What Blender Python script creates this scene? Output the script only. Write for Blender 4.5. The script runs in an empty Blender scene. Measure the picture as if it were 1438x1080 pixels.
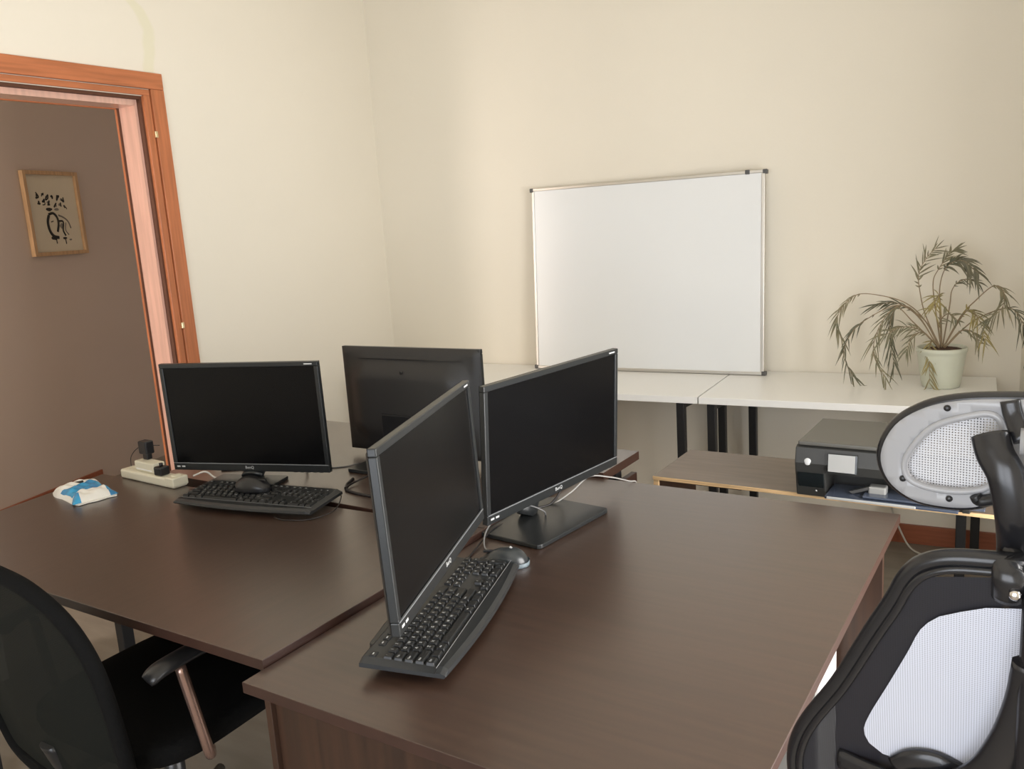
import bpy, bmesh, math, random
from mathutils import Vector, Matrix, Euler
random.seed(7)
PI = math.pi
sc = bpy.context.scene
COL = sc.collection

# ---------------------------------------------------------------- camera
cam_d = bpy.data.cameras.new('camera'); cam = bpy.data.objects.new('camera', cam_d); COL.objects.link(cam)
cam_d.sensor_fit = 'HORIZONTAL'; cam_d.sensor_width = 36.0; cam_d.lens = 1197.79*36.0/1438.0
cam_d.clip_start = 0.05
cam.matrix_world = Matrix(((0.84186188, -0.0484654, 0.53751249, 0.0),
                           (0.53586435, 0.19348751, -0.82183452, 0.0),
                           (-0.06417142, 0.97990494, 0.18886064, 1.5),
                           (0, 0, 0, 1)))
sc.camera = cam

# ---------------------------------------------------------------- colour management, world, lights
sc.view_settings.view_transform = 'Standard'; sc.view_settings.look = 'None'
sc.view_settings.gamma = 1.0; sc.view_settings.use_curve_mapping = False
sc.view_settings.exposure = -0.3
W = bpy.data.worlds.new('daylight'); sc.world = W; W.use_nodes = True
bg = W.node_tree.nodes['Background']; bg.inputs[0].default_value = (0.72, 0.85, 1.0, 1); bg.inputs[1].default_value = 1.5

def area(name, loc, target, sx, sy, power, color):
    d = bpy.data.lights.new(name, 'AREA'); d.shape = 'RECTANGLE'; d.size = sx; d.size_y = sy
    d.energy = power; d.color = color
    o = bpy.data.objects.new(name, d); COL.objects.link(o); o.location = loc
    o.rotation_euler = (Vector(target)-Vector(loc)).to_track_quat('-Z', 'Z').to_euler()
    return o
# daylight just outside the two windows of the office, and an added unseen light inside the hallway
area('daylight_window_right', (0.905, 1.52, 0.98), (-0.985, 0.87, 0.90), 1.9, 1.55, 165, (1.0, 0.96, 0.92))
area('daylight_window_rear', (-0.35, -1.68, 1.25), (-0.35, 1.0, 1.05), 2.1, 1.9, 88, (0.93, 0.95, 1.0))
area('hallway_added_light', (-4.4, -0.35, 1.5), (-4.75, 2.0, 1.4), 1.2, 1.8, 170, (1.0, 0.88, 0.80))

# ---------------------------------------------------------------- materials
def nmat(name, col, rough=0.5, metal=0.0, spec=0.5, noise=0.0, nscale=6.0, stretch=(1, 1, 1), bump=0.0, bscale=60.0, coat=0.0, col2=None):
    m = bpy.data.materials.new(name); m.use_nodes = True
    nt = m.node_tree; b = nt.nodes['Principled BSDF']
    b.inputs['Base Color'].default_value = (*col, 1); b.inputs['Roughness'].default_value = rough
    b.inputs['Metallic'].default_value = metal; b.inputs['Specular IOR Level'].default_value = spec
    if coat: b.inputs['Coat Weight'].default_value = coat; b.inputs['Coat Roughness'].default_value = 0.28
    tc = nt.nodes.new('ShaderNodeTexCoord'); mp = nt.nodes.new('ShaderNodeMapping')
    nt.links.new(tc.outputs['Object'], mp.inputs[0]); mp.inputs['Scale'].default_value = stretch
    if noise or col2:
        n = nt.nodes.new('ShaderNodeTexNoise'); n.inputs['Scale'].default_value = nscale; n.inputs['Detail'].default_value = 5
        nt.links.new(mp.outputs[0], n.inputs['Vector'])
        r = nt.nodes.new('ShaderNodeValToRGB')
        c2 = col2 if col2 else tuple(c*(1-noise) for c in col)
        c1 = col if col2 else tuple(min(1, c*(1+noise)) for c in col)
        r.color_ramp.elements[0].position = 0.35; r.color_ramp.elements[0].color = (*c2, 1)
        r.color_ramp.elements[1].position = 0.65; r.color_ramp.elements[1].color = (*c1, 1)
        nt.links.new(n.outputs['Fac'], r.inputs[0]); nt.links.new(r.outputs[0], b.inputs['Base Color'])
    if bump:
        n2 = nt.nodes.new('ShaderNodeTexNoise'); n2.inputs['Scale'].default_value = bscale
        nt.links.new(mp.outputs[0], n2.inputs['Vector'])
        bp = nt.nodes.new('ShaderNodeBump'); bp.inputs['Strength'].default_value = bump; bp.inputs['Distance'].default_value = 0.002
        nt.links.new(n2.outputs['Fac'], bp.inputs['Height']); nt.links.new(bp.outputs[0], b.inputs['Normal'])
    return m

def mesh_cloth(name, col, hole, scale, thresh, rough=0.5, alpha=1.0):
    """knitted net: round holes in staggered rows, see-through (hole = share of light let through a hole)"""
    m = bpy.data.materials.new(name); m.use_nodes = True
    nt = m.node_tree; b = nt.nodes['Principled BSDF']; out = nt.nodes['Material Output']
    b.inputs['Base Color'].default_value = (*col, 1); b.inputs['Roughness'].default_value = rough; b.inputs['Specular IOR Level'].default_value = .12 if rough > .7 else .4
    uv = nt.nodes.new('ShaderNodeTexCoord'); sep = nt.nodes.new('ShaderNodeSeparateXYZ'); nt.links.new(uv.outputs['Object'], sep.inputs[0])
    def math_(op, a, bb=None):
        n = nt.nodes.new('ShaderNodeMath'); n.operation = op
        for i, v in enumerate((a, bb)):
            if v is None: continue
            if isinstance(v, (int, float)): n.inputs[i].default_value = v
            else: nt.links.new(v, n.inputs[i])
        return n.outputs[0]
    s1 = math_('SINE', math_('MULTIPLY', math_('ADD', sep.outputs['X'], sep.outputs['Z']), scale))
    s2 = math_('SINE', math_('MULTIPLY', math_('SUBTRACT', sep.outputs['X'], sep.outputs['Z']), scale))
    f = math_('GREATER_THAN', math_('MULTIPLY', s1, s2), thresh)
    tr = nt.nodes.new('ShaderNodeBsdfTransparent')
    mx = nt.nodes.new('ShaderNodeMixShader')
    nt.links.new(math_('MULTIPLY', f, hole), mx.inputs[0])
    nt.links.new(b.outputs[0], mx.inputs[1]); nt.links.new(tr.outputs[0], mx.inputs[2])
    nt.links.new(mx.outputs[0], out.inputs['Surface'])
    return m

M = {}
M['wall'] = nmat('cream_wall_paint', (0.80, 0.752, 0.650), 0.9, spec=0.2, noise=0.012, nscale=1.2, bump=0.15, bscale=90)
M['ceil'] = nmat('ceiling_paint', (0.82, 0.77, 0.67), 0.95, spec=0.1, noise=0.01)
M['hallwall'] = nmat('taupe_hall_paint', (0.56, 0.47, 0.40), 0.9, spec=0.2, noise=0.02, nscale=1.5)
M['floor'] = nmat('grey_brown_floor', (0.24, 0.21, 0.17), 0.5, noise=0.10, nscale=3, stretch=(1, 6, 1))
M['top'] = nmat('dark_walnut_laminate', (0.052, 0.028, 0.019), 0.36, spec=0.6, coat=0.85, noise=0.16, nscale=9, stretch=(0.5, 9, 1), bump=0.08, bscale=300)
M['topx'] = nmat('dark_walnut_laminate_along', (0.052, 0.028, 0.019), 0.36, spec=0.6, coat=0.85, noise=0.16, nscale=9, stretch=(9, 0.5, 1), bump=0.08, bscale=300)
M['topgrey'] = nmat('worn_brown_laminate', (0.17, 0.13, 0.10), 0.42, noise=0.1, nscale=6, stretch=(1, 8, 1))
M['edge'] = nmat('walnut_edge_band', (0.040, 0.017, 0.011), 0.45, noise=0.1, nscale=20)
M['panel'] = nmat('brown_wood_panel', (0.036, 0.015, 0.007), 0.5, noise=0.25, nscale=5, stretch=(12, 12, 0.7))
M['door'] = nmat('cherry_wood_trim', (0.46, 0.155, 0.062), 0.38, noise=0.14, nscale=5, stretch=(14, 14, 0.8))
M['doorh'] = nmat('cherry_wood_trim_across', (0.46, 0.155, 0.062), 0.38, noise=0.14, nscale=5, stretch=(14, 0.8, 14))
M['doorlin'] = nmat('cherry_wood_lining', (0.70, 0.42, 0.33), 0.25, spec=0.7, coat=0.8, noise=0.08, nscale=5, stretch=(14, 14, 0.8))
M['gap'] = nmat('dark_rebate', (0.10, 0.035, 0.015), 0.7)
M['base'] = nmat('reddish_baseboard_wood', (0.30, 0.095, 0.045), 0.4, noise=0.12, nscale=6, stretch=(0.8, 14, 14))
M['brass'] = nmat('pale_brass', (0.80, 0.66, 0.42), 0.3, metal=0.9)
M['white'] = nmat('white_melamine', (0.88, 0.88, 0.86), 0.28, spec=0.5, noise=0.01, nscale=2)
M['blackmetal'] = nmat('black_powder_coat', (0.012, 0.012, 0.013), 0.4)
M['alu'] = nmat('brushed_aluminium', (0.62, 0.60, 0.56), 0.35, metal=0.85)
M['wb'] = nmat('whiteboard_enamel', (0.78, 0.80, 0.81), 0.22, spec=0.5, noise=0.01, nscale=1.5)
M['greyplastic'] = nmat('dark_grey_plastic', (0.08, 0.08, 0.08), 0.4)
M['blk'] = nmat('black_plastic', (0.014, 0.014, 0.015), 0.32, spec=0.5, noise=0.1, nscale=40)
M['blkm'] = nmat('matte_black_plastic', (0.022, 0.021, 0.020), 0.5, bump=0.2, bscale=700)
M['blkg'] = nmat('glossy_black_plastic', (0.020, 0.022, 0.023), 0.30, spec=0.45)
M['trim_grey'] = nmat('silver_grey_trim', (0.22, 0.23, 0.24), 0.3)
M['screen'] = nmat('dark_display_panel', (0.004, 0.004, 0.0044), 0.26, spec=0.16)
M['legend'] = nmat('white_print', (0.55, 0.56, 0.56), 0.5)
M['key'] = nmat('keycap_black', (0.012, 0.013, 0.014), 0.42)
M['keybody'] = nmat('keyboard_case', (0.018, 0.020, 0.022), 0.36, spec=0.6)
M['cable_b'] = nmat('black_cable', (0.015, 0.012, 0.012), 0.45)
M['cable_g'] = nmat('grey_cable', (0.20, 0.20, 0.20), 0.4)
M['cable_p'] = nmat('pale_grey_cable', (0.36, 0.35, 0.33), 0.4)
M['cable_w'] = nmat('white_cable', (0.6, 0.58, 0.52), 0.4)
M['cream'] = nmat('cream_plastic', (0.72, 0.68, 0.54), 0.4)
M['ply'] = nmat('raw_plywood_edge', (0.62, 0.42, 0.22), 0.65, noise=0.25, nscale=14, stretch=(0.6, 0.6, 22))
M['prn'] = nmat('printer_charcoal', (0.030, 0.030, 0.028), 0.42, bump=0.1, bscale=500)
M['prnlid'] = nmat('printer_lid_grey', (0.085, 0.082, 0.072), 0.38)
M['prndark'] = nmat('printer_gloss_black', (0.010, 0.013, 0.014), 0.15, spec=0.7)
M['lcd'] = nmat('small_grey_display', (0.32, 0.32, 0.31), 0.3)
M['tray'] = nmat('smoky_blue_tray', (0.06, 0.075, 0.11), 0.15, spec=0.8)
M['trayedge'] = nmat('tray_pale_rim', (0.38, 0.39, 0.39), 0.25)
M['pot'] = nmat('pale_green_pot', (0.62, 0.64, 0.53), 0.4, noise=0.03, nscale=8)
M['soil'] = nmat('dry_soil', (0.07, 0.035, 0.022), 0.95, noise=0.4, nscale=40, bump=1.0, bscale=120)
M['leaf'] = nmat('dry_palm_leaf', (0.26, 0.225, 0.13), 0.6, nscale=18, col2=(0.15, 0.145, 0.085))
M['leafd'] = nmat('dark_palm_leaf', (0.085, 0.090, 0.050), 0.55, nscale=18, col2=(0.16, 0.145, 0.09))
M['leafy'] = nmat('yellowed_palm_leaf', (0.36, 0.29, 0.10), 0.6, nscale=18, col2=(0.20, 0.17, 0.08))
M['stem'] = nmat('palm_stem', (0.26, 0.19, 0.11), 0.6, noise=0.2, nscale=30)
M['frame'] = nmat('light_oak_frame', (0.50, 0.32, 0.17), 0.5, noise=0.15, nscale=8, stretch=(8, 8, 1))
M['paper'] = nmat('cream_print_paper', (0.66, 0.60, 0.46), 0.6, noise=0.02)
M['ink'] = nmat('black_ink', (0.02, 0.018, 0.016), 0.7)
M['inkgrey'] = nmat('grey_ink_wash', (0.22, 0.20, 0.17), 0.7)
M['packwhite'] = nmat('white_film_wrapper', (0.80, 0.78, 0.72), 0.3, spec=0.7, bump=0.6, bscale=60)
M['packblue'] = nmat('blue_film_wrapper', (0.02, 0.33, 0.60), 0.25, spec=0.7, nscale=30, col2=(0.03, 0.20, 0.42), bump=0.5, bscale=60)
M['frameblk'] = nmat('chair_frame_black', (0.012, 0.012, 0.014), 0.26, spec=0.6)
M['hgrey'] = nmat('headrest_grey_plastic', (0.34, 0.34, 0.35), 0.28, spec=0.5)
M['netblack'] = mesh_cloth('black_chair_net', (0.014, 0.014, 0.019), 0.12, 1300.0, 0.35)
M['netleft'] = mesh_cloth('black_net_fabric', (0.009, 0.010, 0.0085), 0.10, 1300.0, 0.45, rough=0.8)
M['netpale'] = mesh_cloth('pale_chair_net', (0.60, 0.62, 0.70), 0.50, 1300.0, 0.45)
M['nethead'] = mesh_cloth('pale_headrest_net', (0.58, 0.58, 0.60), 0.85, 1150.0, 0.42)
M['fabric'] = nmat('black_seat_fabric', (0.004, 0.004, 0.004), 0.9, spec=0.15, bump=0.5, bscale=500)
M['chrome'] = nmat('chrome_steel', (0.75, 0.72, 0.70), 0.12, metal=1.0)
M['tube_reflection'] = nmat('tube_warm_reflection_tint', (0.42, 0.27, 0.22), 0.25, metal=0.8)  # pink-brown reflection put into the tube's base colour
M['glass'] = None
def glassmat():
    m = bpy.data.materials.new('window_glass'); m.use_nodes = True; nt = m.node_tree
    out = nt.nodes['Material Output']; nt.nodes.remove(nt.nodes['Principled BSDF'])
    t = nt.nodes.new('ShaderNodeBsdfTransparent'); g = nt.nodes.new('ShaderNodeBsdfGlossy'); g.inputs['Roughness'].default_value = 0.02
    mx = nt.nodes.new('ShaderNodeMixShader'); mx.inputs[0].default_value = 0.06
    nt.links.new(t.outputs[0], mx.inputs[1]); nt.links.new(g.outputs[0], mx.inputs[2]); nt.links.new(mx.outputs[0], out.inputs['Surface'])
    return m
M['glass'] = glassmat()
# the left wall has an old yellowish paint touch-up curving down to the door frame
def stainwall():
    m = M['wall'].copy(); m.name = 'cream_wall_paint_touched_up'; nt = m.node_tree; b = nt.nodes['Principled BSDF']
    ramp = [n for n in nt.nodes if n.type == 'VALTORGB'][0]; tc = [n for n in nt.nodes if n.type == 'TEX_COORD'][0]
    sep = nt.nodes.new('ShaderNodeSeparateXYZ'); nt.links.new(tc.outputs['Object'], sep.inputs[0])
    def mt(op, a, bb=None, c=None):
        n = nt.nodes.new('ShaderNodeMath'); n.operation = op
        for i, v in enumerate((a, bb, c)):
            if v is None: continue
            if isinstance(v, (int, float)): n.inputs[i].default_value = v
            else: nt.links.new(v, n.inputs[i])
        return n.outputs[0]
    # centre line of the streak: y = 2.315 - 0.35*(z-2.33)^2*10 above, nearly straight below
    dz = mt('SUBTRACT', sep.outputs['Z'], 2.33)
    cy = mt('SUBTRACT', 2.318, mt('MULTIPLY', mt('MULTIPLY', dz, dz), mt('MULTIPLY_ADD', dz, 14.0, 3.0)))
    nz = nt.nodes.new('ShaderNodeTexNoise'); nz.inputs['Scale'].default_value = 14
    nt.links.new(tc.outputs['Object'], nz.inputs['Vector'])
    dist = mt('ABSOLUTE', mt('ADD', mt('SUBTRACT', sep.outputs['Y'], cy), mt('MULTIPLY', mt('SUBTRACT', nz.outputs['Fac'], 0.5), 0.03)))
    mr = nt.nodes.new('ShaderNodeMapRange'); mr.inputs['From Min'].default_value = 0.020; mr.inputs['From Max'].default_value = 0.034
    mr.inputs['To Min'].default_value = 0.6; mr.inputs['To Max'].default_value = 0.0; nt.links.new(dist, mr.inputs['Value'])
    gate = mt('MULTIPLY', mt('GREATER_THAN', sep.outputs['Z'], 2.17), mt('LESS_THAN', sep.outputs['Z'], 2.5))
    mix = nt.nodes.new('ShaderNodeMix'); mix.data_type = 'RGBA'
    nt.links.new(mt('MULTIPLY', mr.outputs[0], gate), mix.inputs[0]); nt.links.new(ramp.outputs[0], mix.inputs[6]); mix.inputs[7].default_value = (0.74, 0.71, 0.52, 1)
    nt.links.new(mix.outputs[2], b.inputs['Base Color'])
    return m
M['wallstain'] = stainwall()

# ---------------------------------------------------------------- mesh helpers
class B:
    def __init__(s): s.bm = bmesh.new(); s.mats = []
    def mi(s, m):
        if m is None: return 0
        if m not in s.mats: s.mats.append(m)
        return s.mats.index(m)
    def _merge(s, tb, m, mtx=None, smooth=False):
        if mtx is not None: bmesh.ops.transform(tb, matrix=mtx, verts=tb.verts)
        i = s.mi(m); vm = {}
        for v in tb.verts: vm[v] = s.bm.verts.new(v.co)
        for f in tb.faces:
            try: nf = s.bm.faces.new([vm[v] for v in f.verts])
            except ValueError: continue
            nf.material_index = i; nf.smooth = smooth or f.smooth
        tb.free(); return s
    def box(s, a, b, m=None, bev=0.0, seg=2, mtx=None):
        tb = bmesh.new(); bmesh.ops.create_cube(tb, size=1)
        a, b = Vector(a), Vector(b)
        for v in tb.verts: v.co = Vector([(a[i]+b[i])/2 + v.co[i]*(b[i]-a[i]) for i in range(3)])
        if bev: bmesh.ops.bevel(tb, geom=tb.edges[:], offset=bev, segments=seg, affect='EDGES', profile=0.5)
        return s._merge(tb, m, mtx, smooth=False)
    def prism(s, pts, z0, z1, m=None, bev=0.0, axis='Z', mtx=None, seg=2):
        """extrude an outline; axis Z: pts are x,y; axis Y: pts are x,z extruded along y; axis X: pts are y,z"""
        tb = bmesh.new()
        def P(p, h):
            return {'Z': (p[0], p[1], h), 'Y': (p[0], h, p[1]), 'X': (h, p[0], p[1])}[axis]
        lo = [tb.verts.new(P(p, z0)) for p in pts]; hi = [tb.verts.new(P(p, z1)) for p in pts]
        n = len(pts)
        tb.faces.new(lo); tb.faces.new(hi)
        for i in range(n): tb.faces.new([lo[i], lo[(i+1) % n], hi[(i+1) % n], hi[i]])
        bmesh.ops.recalc_face_normals(tb, faces=tb.faces)
        if bev:
            es = [e for e in tb.edges if (e.verts[0] in lo) == (e.verts[1] in lo)]
            bmesh.ops.bevel(tb, geom=es, offset=bev, segments=seg, affect='EDGES', profile=0.5)
        return s._merge(tb, m, mtx)
    def tube(s, pts, r, m=None, n=10, caps=True, closed=False, sx=1.0, up=None):
        """round (or flattened, sx<1 along up) tube through pts; r number or list"""
        pts = [Vector(p) for p in pts]; k = len(pts); rr = r if isinstance(r, (list, tuple)) else [r]*k
        tb = bmesh.new(); rings = []; prev = None
        for i, p in enumerate(pts):
            if closed: t = pts[(i+1) % k]-pts[i-1]
            else: t = pts[min(i+1, k-1)]-pts[max(i-1, 0)]
            t.normalize()
            if up is not None:
                a = Vector(up)-t*Vector(up).dot(t)
                if a.length < 1e-4: a = t.orthogonal()
            elif prev is None: a = t.orthogonal()
            else: a = prev-t*prev.dot(t)
            a.normalize(); prev = a; b = t.cross(a)
            rings.append([tb.verts.new(p+(a*math.cos(2*PI*j/n)*sx+b*math.sin(2*PI*j/n))*rr[i]) for j in range(n)])
        for i in range(k if closed else k-1):
            A, Bq = rings[i], rings[(i+1) % k]
            for j in range(n): f = tb.faces.new([A[j], A[(j+1) % n], Bq[(j+1) % n], Bq[j]]); f.smooth = True
        if caps and not closed: tb.faces.new(rings[0][::-1]); tb.faces.new(rings[-1])
        return s._merge(tb, m)
    def lathe(s, prof, m=None, n=32, mtx=None):
        tb = bmesh.new(); rings = []
        for r, z in prof:
            if r < 1e-6: rings.append([tb.verts.new((0, 0, z))])
            else: rings.append([tb.verts.new((r*math.cos(2*PI*j/n), r*math.sin(2*PI*j/n), z)) for j in range(n)])
        for A, Bq in zip(rings, rings[1:]):
            for j in range(n):
                if len(A) == 1 and len(Bq) == 1: continue
                if len(A) == 1: f = tb.faces.new([A[0], Bq[j], Bq[(j+1) % n]])
                elif len(Bq) == 1: f = tb.faces.new([A[j], A[(j+1) % n], Bq[0]])
                else: f = tb.faces.new([A[j], A[(j+1) % n], Bq[(j+1) % n], Bq[j]])
                f.smooth = True
        return s._merge(tb, m, mtx)
    def grid(s, fn, nu, nv, m=None, thick=0.0):
        tb = bmesh.new(); g = [[tb.verts.new(fn(i/nu, j/nv)) for j in range(nv+1)] for i in range(nu+1)]
        for i in range(nu):
            for j in range(nv):
                f = tb.faces.new([g[i][j], g[i+1][j], g[i+1][j+1], g[i][j+1]]); f.smooth = True
        bmesh.ops.remove_doubles(tb, verts=tb.verts, dist=1e-6)
        if thick:
            bmesh.ops.recalc_face_normals(tb, faces=tb.faces)
            bmesh.ops.solidify(tb, geom=tb.faces[:], thickness=thick)
        return s._merge(tb, m)
    def quad(s, pts, m=None):
        i = s.mi(m); f = s.bm.faces.new([s.bm.verts.new(p) for p in pts]); f.material_index = i; return s
    def obj(s, name, parent=None, mat=None, smooth=False, recalc=True):
        if recalc: bmesh.ops.recalc_face_normals(s.bm, faces=s.bm.faces)
        me = bpy.data.meshes.new(name); s.bm.to_mesh(me); s.bm.free()
        for m in (s.mats or ([mat] if mat else [])): me.materials.append(m)
        if smooth:
            for p in me.polygons: p.use_smooth = True
        o = bpy.data.objects.new(name, me); COL.objects.link(o)
        if parent: o.parent = parent
        return o

def thing(name, label, cat, loc=(0, 0, 0), rz=0.0, group=None):
    o = bpy.data.objects.new(name, None); o.empty_display_size = 0.05; COL.objects.link(o)
    o.location = loc; o.rotation_euler = (0, 0, rz); o['label'] = label; o['category'] = cat
    if group: o['group'] = group
    return o
def tag(o, label, cat, group=None):
    o['label'] = label; o['category'] = cat
    if group: o['group'] = group
    return o
def struct(o): o['kind'] = 'structure'; return o
def copy_tree(o, parent=None):
    c = o.copy(); COL.objects.link(c); c.parent = parent
    for ch in [x for x in COL.objects if x.parent == o]: copy_tree(ch, c)
    return c
def smooth_path(pts, n=8, closed=False):
    """Catmull-Rom through pts"""
    P = [Vector(p) for p in pts]; k = len(P); out = []
    rng = range(k) if closed else range(k-1)
    for i in rng:
        p0 = P[(i-1) % k] if closed or i > 0 else P[0]*2-P[1]
        p1 = P[i]; p2 = P[(i+1) % k]
        p3 = P[(i+2) % k] if closed or i+2 < k else P[-1]*2-P[-2]
        for j in range(n):
            t = j/n
            out.append(0.5*((2*p1)+(-p0+p2)*t+(2*p0-5*p1+4*p2-p3)*t*t+(-p0+3*p1-3*p2+p3)*t**3))
    if not closed: out.append(P[-1])
    return out
_dg = None
def text_mesh(s, size, extrude=0.0002):
    cu = bpy.data.curves.new('txt', 'FONT'); cu.body = s; cu.size = size; cu.extrude = extrude; cu.align_x = 'CENTER'; cu.align_y = 'CENTER'
    cu.resolution_u = 2
    o = bpy.data.objects.new('txt', cu); COL.objects.link(o)
    dg = bpy.context.evaluated_depsgraph_get(); me = bpy.data.meshes.new_from_object(o.evaluated_get(dg))
    bpy.data.objects.remove(o); bpy.data.curves.remove(cu)
    return me
def text_obj(name, s, size, loc, rot, mat, parent):
    me = text_mesh(s, size); me.name = name; me.materials.clear(); me.materials.append(mat)
    o = bpy.data.objects.new(name, me); COL.objects.link(o); o.parent = parent; o.location = loc; o.rotation_euler = rot
    return o

# ================================================================ SETTING
CEIL = 3.0
def wallseg(name, p, q, t, mat, z0=0.0, z1=CEIL, holes=()):
    """wall from p to q (xy), thickness t to the right-hand side of p->q being outside; holes (s0,s1,z0,z1)"""
    p, q = Vector((*p, 0)), Vector((*q, 0)); d = (q-p); L = d.length; d.normalize(); n = Vector((d.y, -d.x, 0))
    b = B()
    def piece(s0, s1, a, c):
        if s1-s0 < 1e-4 or c-a < 1e-4: return
        A = p+d*s0; Bq = p+d*s1; pts = [A, Bq, Bq+n*t, A+n*t]
        b.prism([(v.x, v.y) for v in pts], a, c, mat)
    s = 0.0
    for (s0, s1, a, c) in sorted(holes):
        piece(s, s0, z0, z1); piece(s0, s1, z0, a); piece(s0, s1, c, z1); s = s1
    piece(s, L, z0, z1)
    return struct(b.obj(name)), p, d, n

def yw(x): return 3.90+0.07*(x+0.30)            # face of the back wall
CX, CY = -3.205, yw(-3.205)                      # left back corner
RX = -0.125; RY = yw(RX)                         # right back corner
# floor and ceiling span office and hallway
struct(B().box((-6.6, -1.9, -0.12), (2.0, 4.6, 0.0), M['floor']).obj('floor'))
struct(B().box((-6.6, -1.9, CEIL), (2.0, 4.6, CEIL+0.12), M['ceil']).obj('ceiling'))
ld = Vector((0.0349, -0.9994, 0)); L0 = Vector((CX, CY, 0))
def lw(s, off=0.0, z=0.0): return L0+ld*s+Vector((-0.9994, -0.0349, 0))*off+Vector((0, 0, z))   # point on the left wall; off into the wall
def s_of(y): return (CY-y)/0.9994
LE = lw(s_of(-1.5))
S0 = s_of(2.250); S1 = s_of(1.35); DT = 2.085
wallseg('wall_left', (LE.x, LE.y), (CX, CY), -0.13, M['wallstain'],
        holes=[((LE-L0).length-S1, (LE-L0).length-S0, 0.0, DT)])
wallseg('wall_back', (CX-0.13, yw(CX-0.13)), (RX+0.2, yw(RX+0.2)), -0.15, M['wall'])
RQ = Vector((1.15, 0.10, 0)); RD = (RQ-Vector((RX, RY, 0))).normalized()
wallseg('wall_right', (RX, RY), (RQ.x, RQ.y), -0.15, M['wall'], holes=[(1.60, 3.60, 0.15, 2.35)])
wallseg('wall_right_near', (1.15, 0.10), (1.15, -1.5), -0.15, M['wall'])
wallseg('wall_rear', (1.15, -1.5), (LE.x-0.13, -1.5), -0.15, M['wall'], holes=[(0.45, 2.55, 0.05, 2.25)])
def window(name, p, d, L, z0, z1):
    """frame and glass in an opening; p start point at the room face, d direction"""
    d = Vector(d); n = Vector((d.y, -d.x, 0))*-1
    mtx = Matrix.Translation(Vector((p[0], p[1], 0)))@Matrix(((d.x, n.x, 0, 0), (d.y, n.y, 0, 0), (0, 0, 1, 0), (0, 0, 0, 1)))
    w = bpy.data.objects.new(name, None); COL.objects.link(w); struct(w)
    b = B()
    for a, c in (((0, .04, z0), (L, .10, z0+.06)), ((0, .04, z1-.06), (L, .10, z1)), ((0, .04, z0+.06), (.06, .10, z1-.06)),
                 ((L-.06, .04, z0+.06), (L, .10, z1-.06)), ((L/2-.05, .04, z0+.06), (L/2+.05, .10, z1-.06))):
        b.box(a, c, M['white'], mtx=mtx)
    b.obj('window_frame', w)
    B().box((.06, .065, z0+.06), (L/2-.05, .069, z1-.06), M['glass'], mtx=mtx).obj('window_pane', w)
    B().box((L/2+.05, .065, z0+.06), (L-.06, .069, z1-.06), M['glass'], mtx=mtx).obj('window_pane', w)
    B().box((-.03, -.10, z0-.03), (L+.03, .04, z0), M['white'], mtx=mtx).obj('window_sill', w)
window('window_1', (RX+RD.x*1.60, RY+RD.y*1.60), RD, 2.0, 0.15, 2.35)
window('window_2', (1.15-0.45, -1.5), (-1, 0, 0), 2.1, 0.05, 2.25)
# hallway walls: the one with the picture runs past the doorway
HP = Vector((-4.99, 2.272, 0)); hd = Vector((-0.287, 0.958, 0)).normalized(); hn = Vector((hd.y, -hd.x, 0))
def hw(s, off=0.0, z=0.0): return HP+hd*s+hn*off+Vector((0, 0, z))
a, c = hw(-3.8), hw(1.95)
wallseg('wall_hall', (a.x, a.y), (c.x, c.y), -0.12, M['hallwall'])
e = LE
wallseg('wall_hall_near', (LE.x-0.13, -1.5), (a.x-.1, -1.5), -0.12, M['hallwall'])
wallseg('wall_hall_end', (c.x-.1, c.y), (CX-0.13, c.y), -0.12, M['hallwall'])
# baseboards
def board_along(name, p, q, t, h, mat):
    p, q = Vector(p), Vector(q); d = (q-p).normalized(); n = Vector((d.y, -d.x, 0))
    pts = [p, q, q+n*t, p+n*t]
    return struct(B().prism([(v.x, v.y) for v in pts], 0.0, h, mat, bev=0.002).obj(name))
board_along('baseboard_hall', hw(-3.7, 0.001), hw(0.785, 0.001), 0.014, 0.082, M['base'])
board_along('baseboard_back', (CX+.005, yw(CX+.005)-.001, 0), (RX-.02, yw(RX-.02)-.001, 0), 0.014, 0.085, M['base'])
board_along('baseboard_left', lw(S0-0.10, -.001), lw(0.015, -.001), 0.014, 0.085, M['base'])
# door frame
D1 = bpy.data.objects.new('door_1', None); COL.objects.link(D1); struct(D1)
def lbox(s0, s1, o0, o1, z0, z1, mat, bev=0.0, bb=None):
    """box in left-wall coordinates; o negative = into the office"""
    mtx = Matrix(((ld.x, -0.9994, 0, L0.x), (ld.y, -0.0349, 0, L0.y), (0, 0, 1, 0), (0, 0, 0, 1)))
    b = bb or B(); b.box((s0, o0, z0), (s1, o1, z1), mat, bev=bev, mtx=mtx); return b
sA = s_of(2.343); sB = s_of(2.280); sC = s_of(2.276); sD = s_of(2.246); OL = S1+0.06
lbox(sA, sB, -.016, 0, 0, 2.113, M['door'], .002).obj('casing', D1)          # outer board, right side
lbox(sA, OL+.10, -.016, 0, 2.1135, 2.177, M['doorh'], .002).obj('casing', D1)   # outer board, head
lbox(OL+.037, OL+.10, -.016, 0, 0, 2.113, M['door'], .002).obj('casing', D1)
b = lbox(sC, sD, -.010, .01, 0, 2.087, M['door'], .0015); lbox(sC, OL+.033, -.010, .01, 2.0872, 2.110, M['doorh'], .0015, b)
lbox(OL, OL+.033, -.010, .01, 0, 2.087, M['door'], .0015, b); b.obj('inner_casing', D1)
b = lbox(sD-.003, S0+.012, .006, .028, 0, DT-.01, M['gap']); lbox(sD, OL+.003, .006, .028, DT-.012, DT+.004, M['gap'], 0, b); b.obj('rebate', D1)
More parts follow.
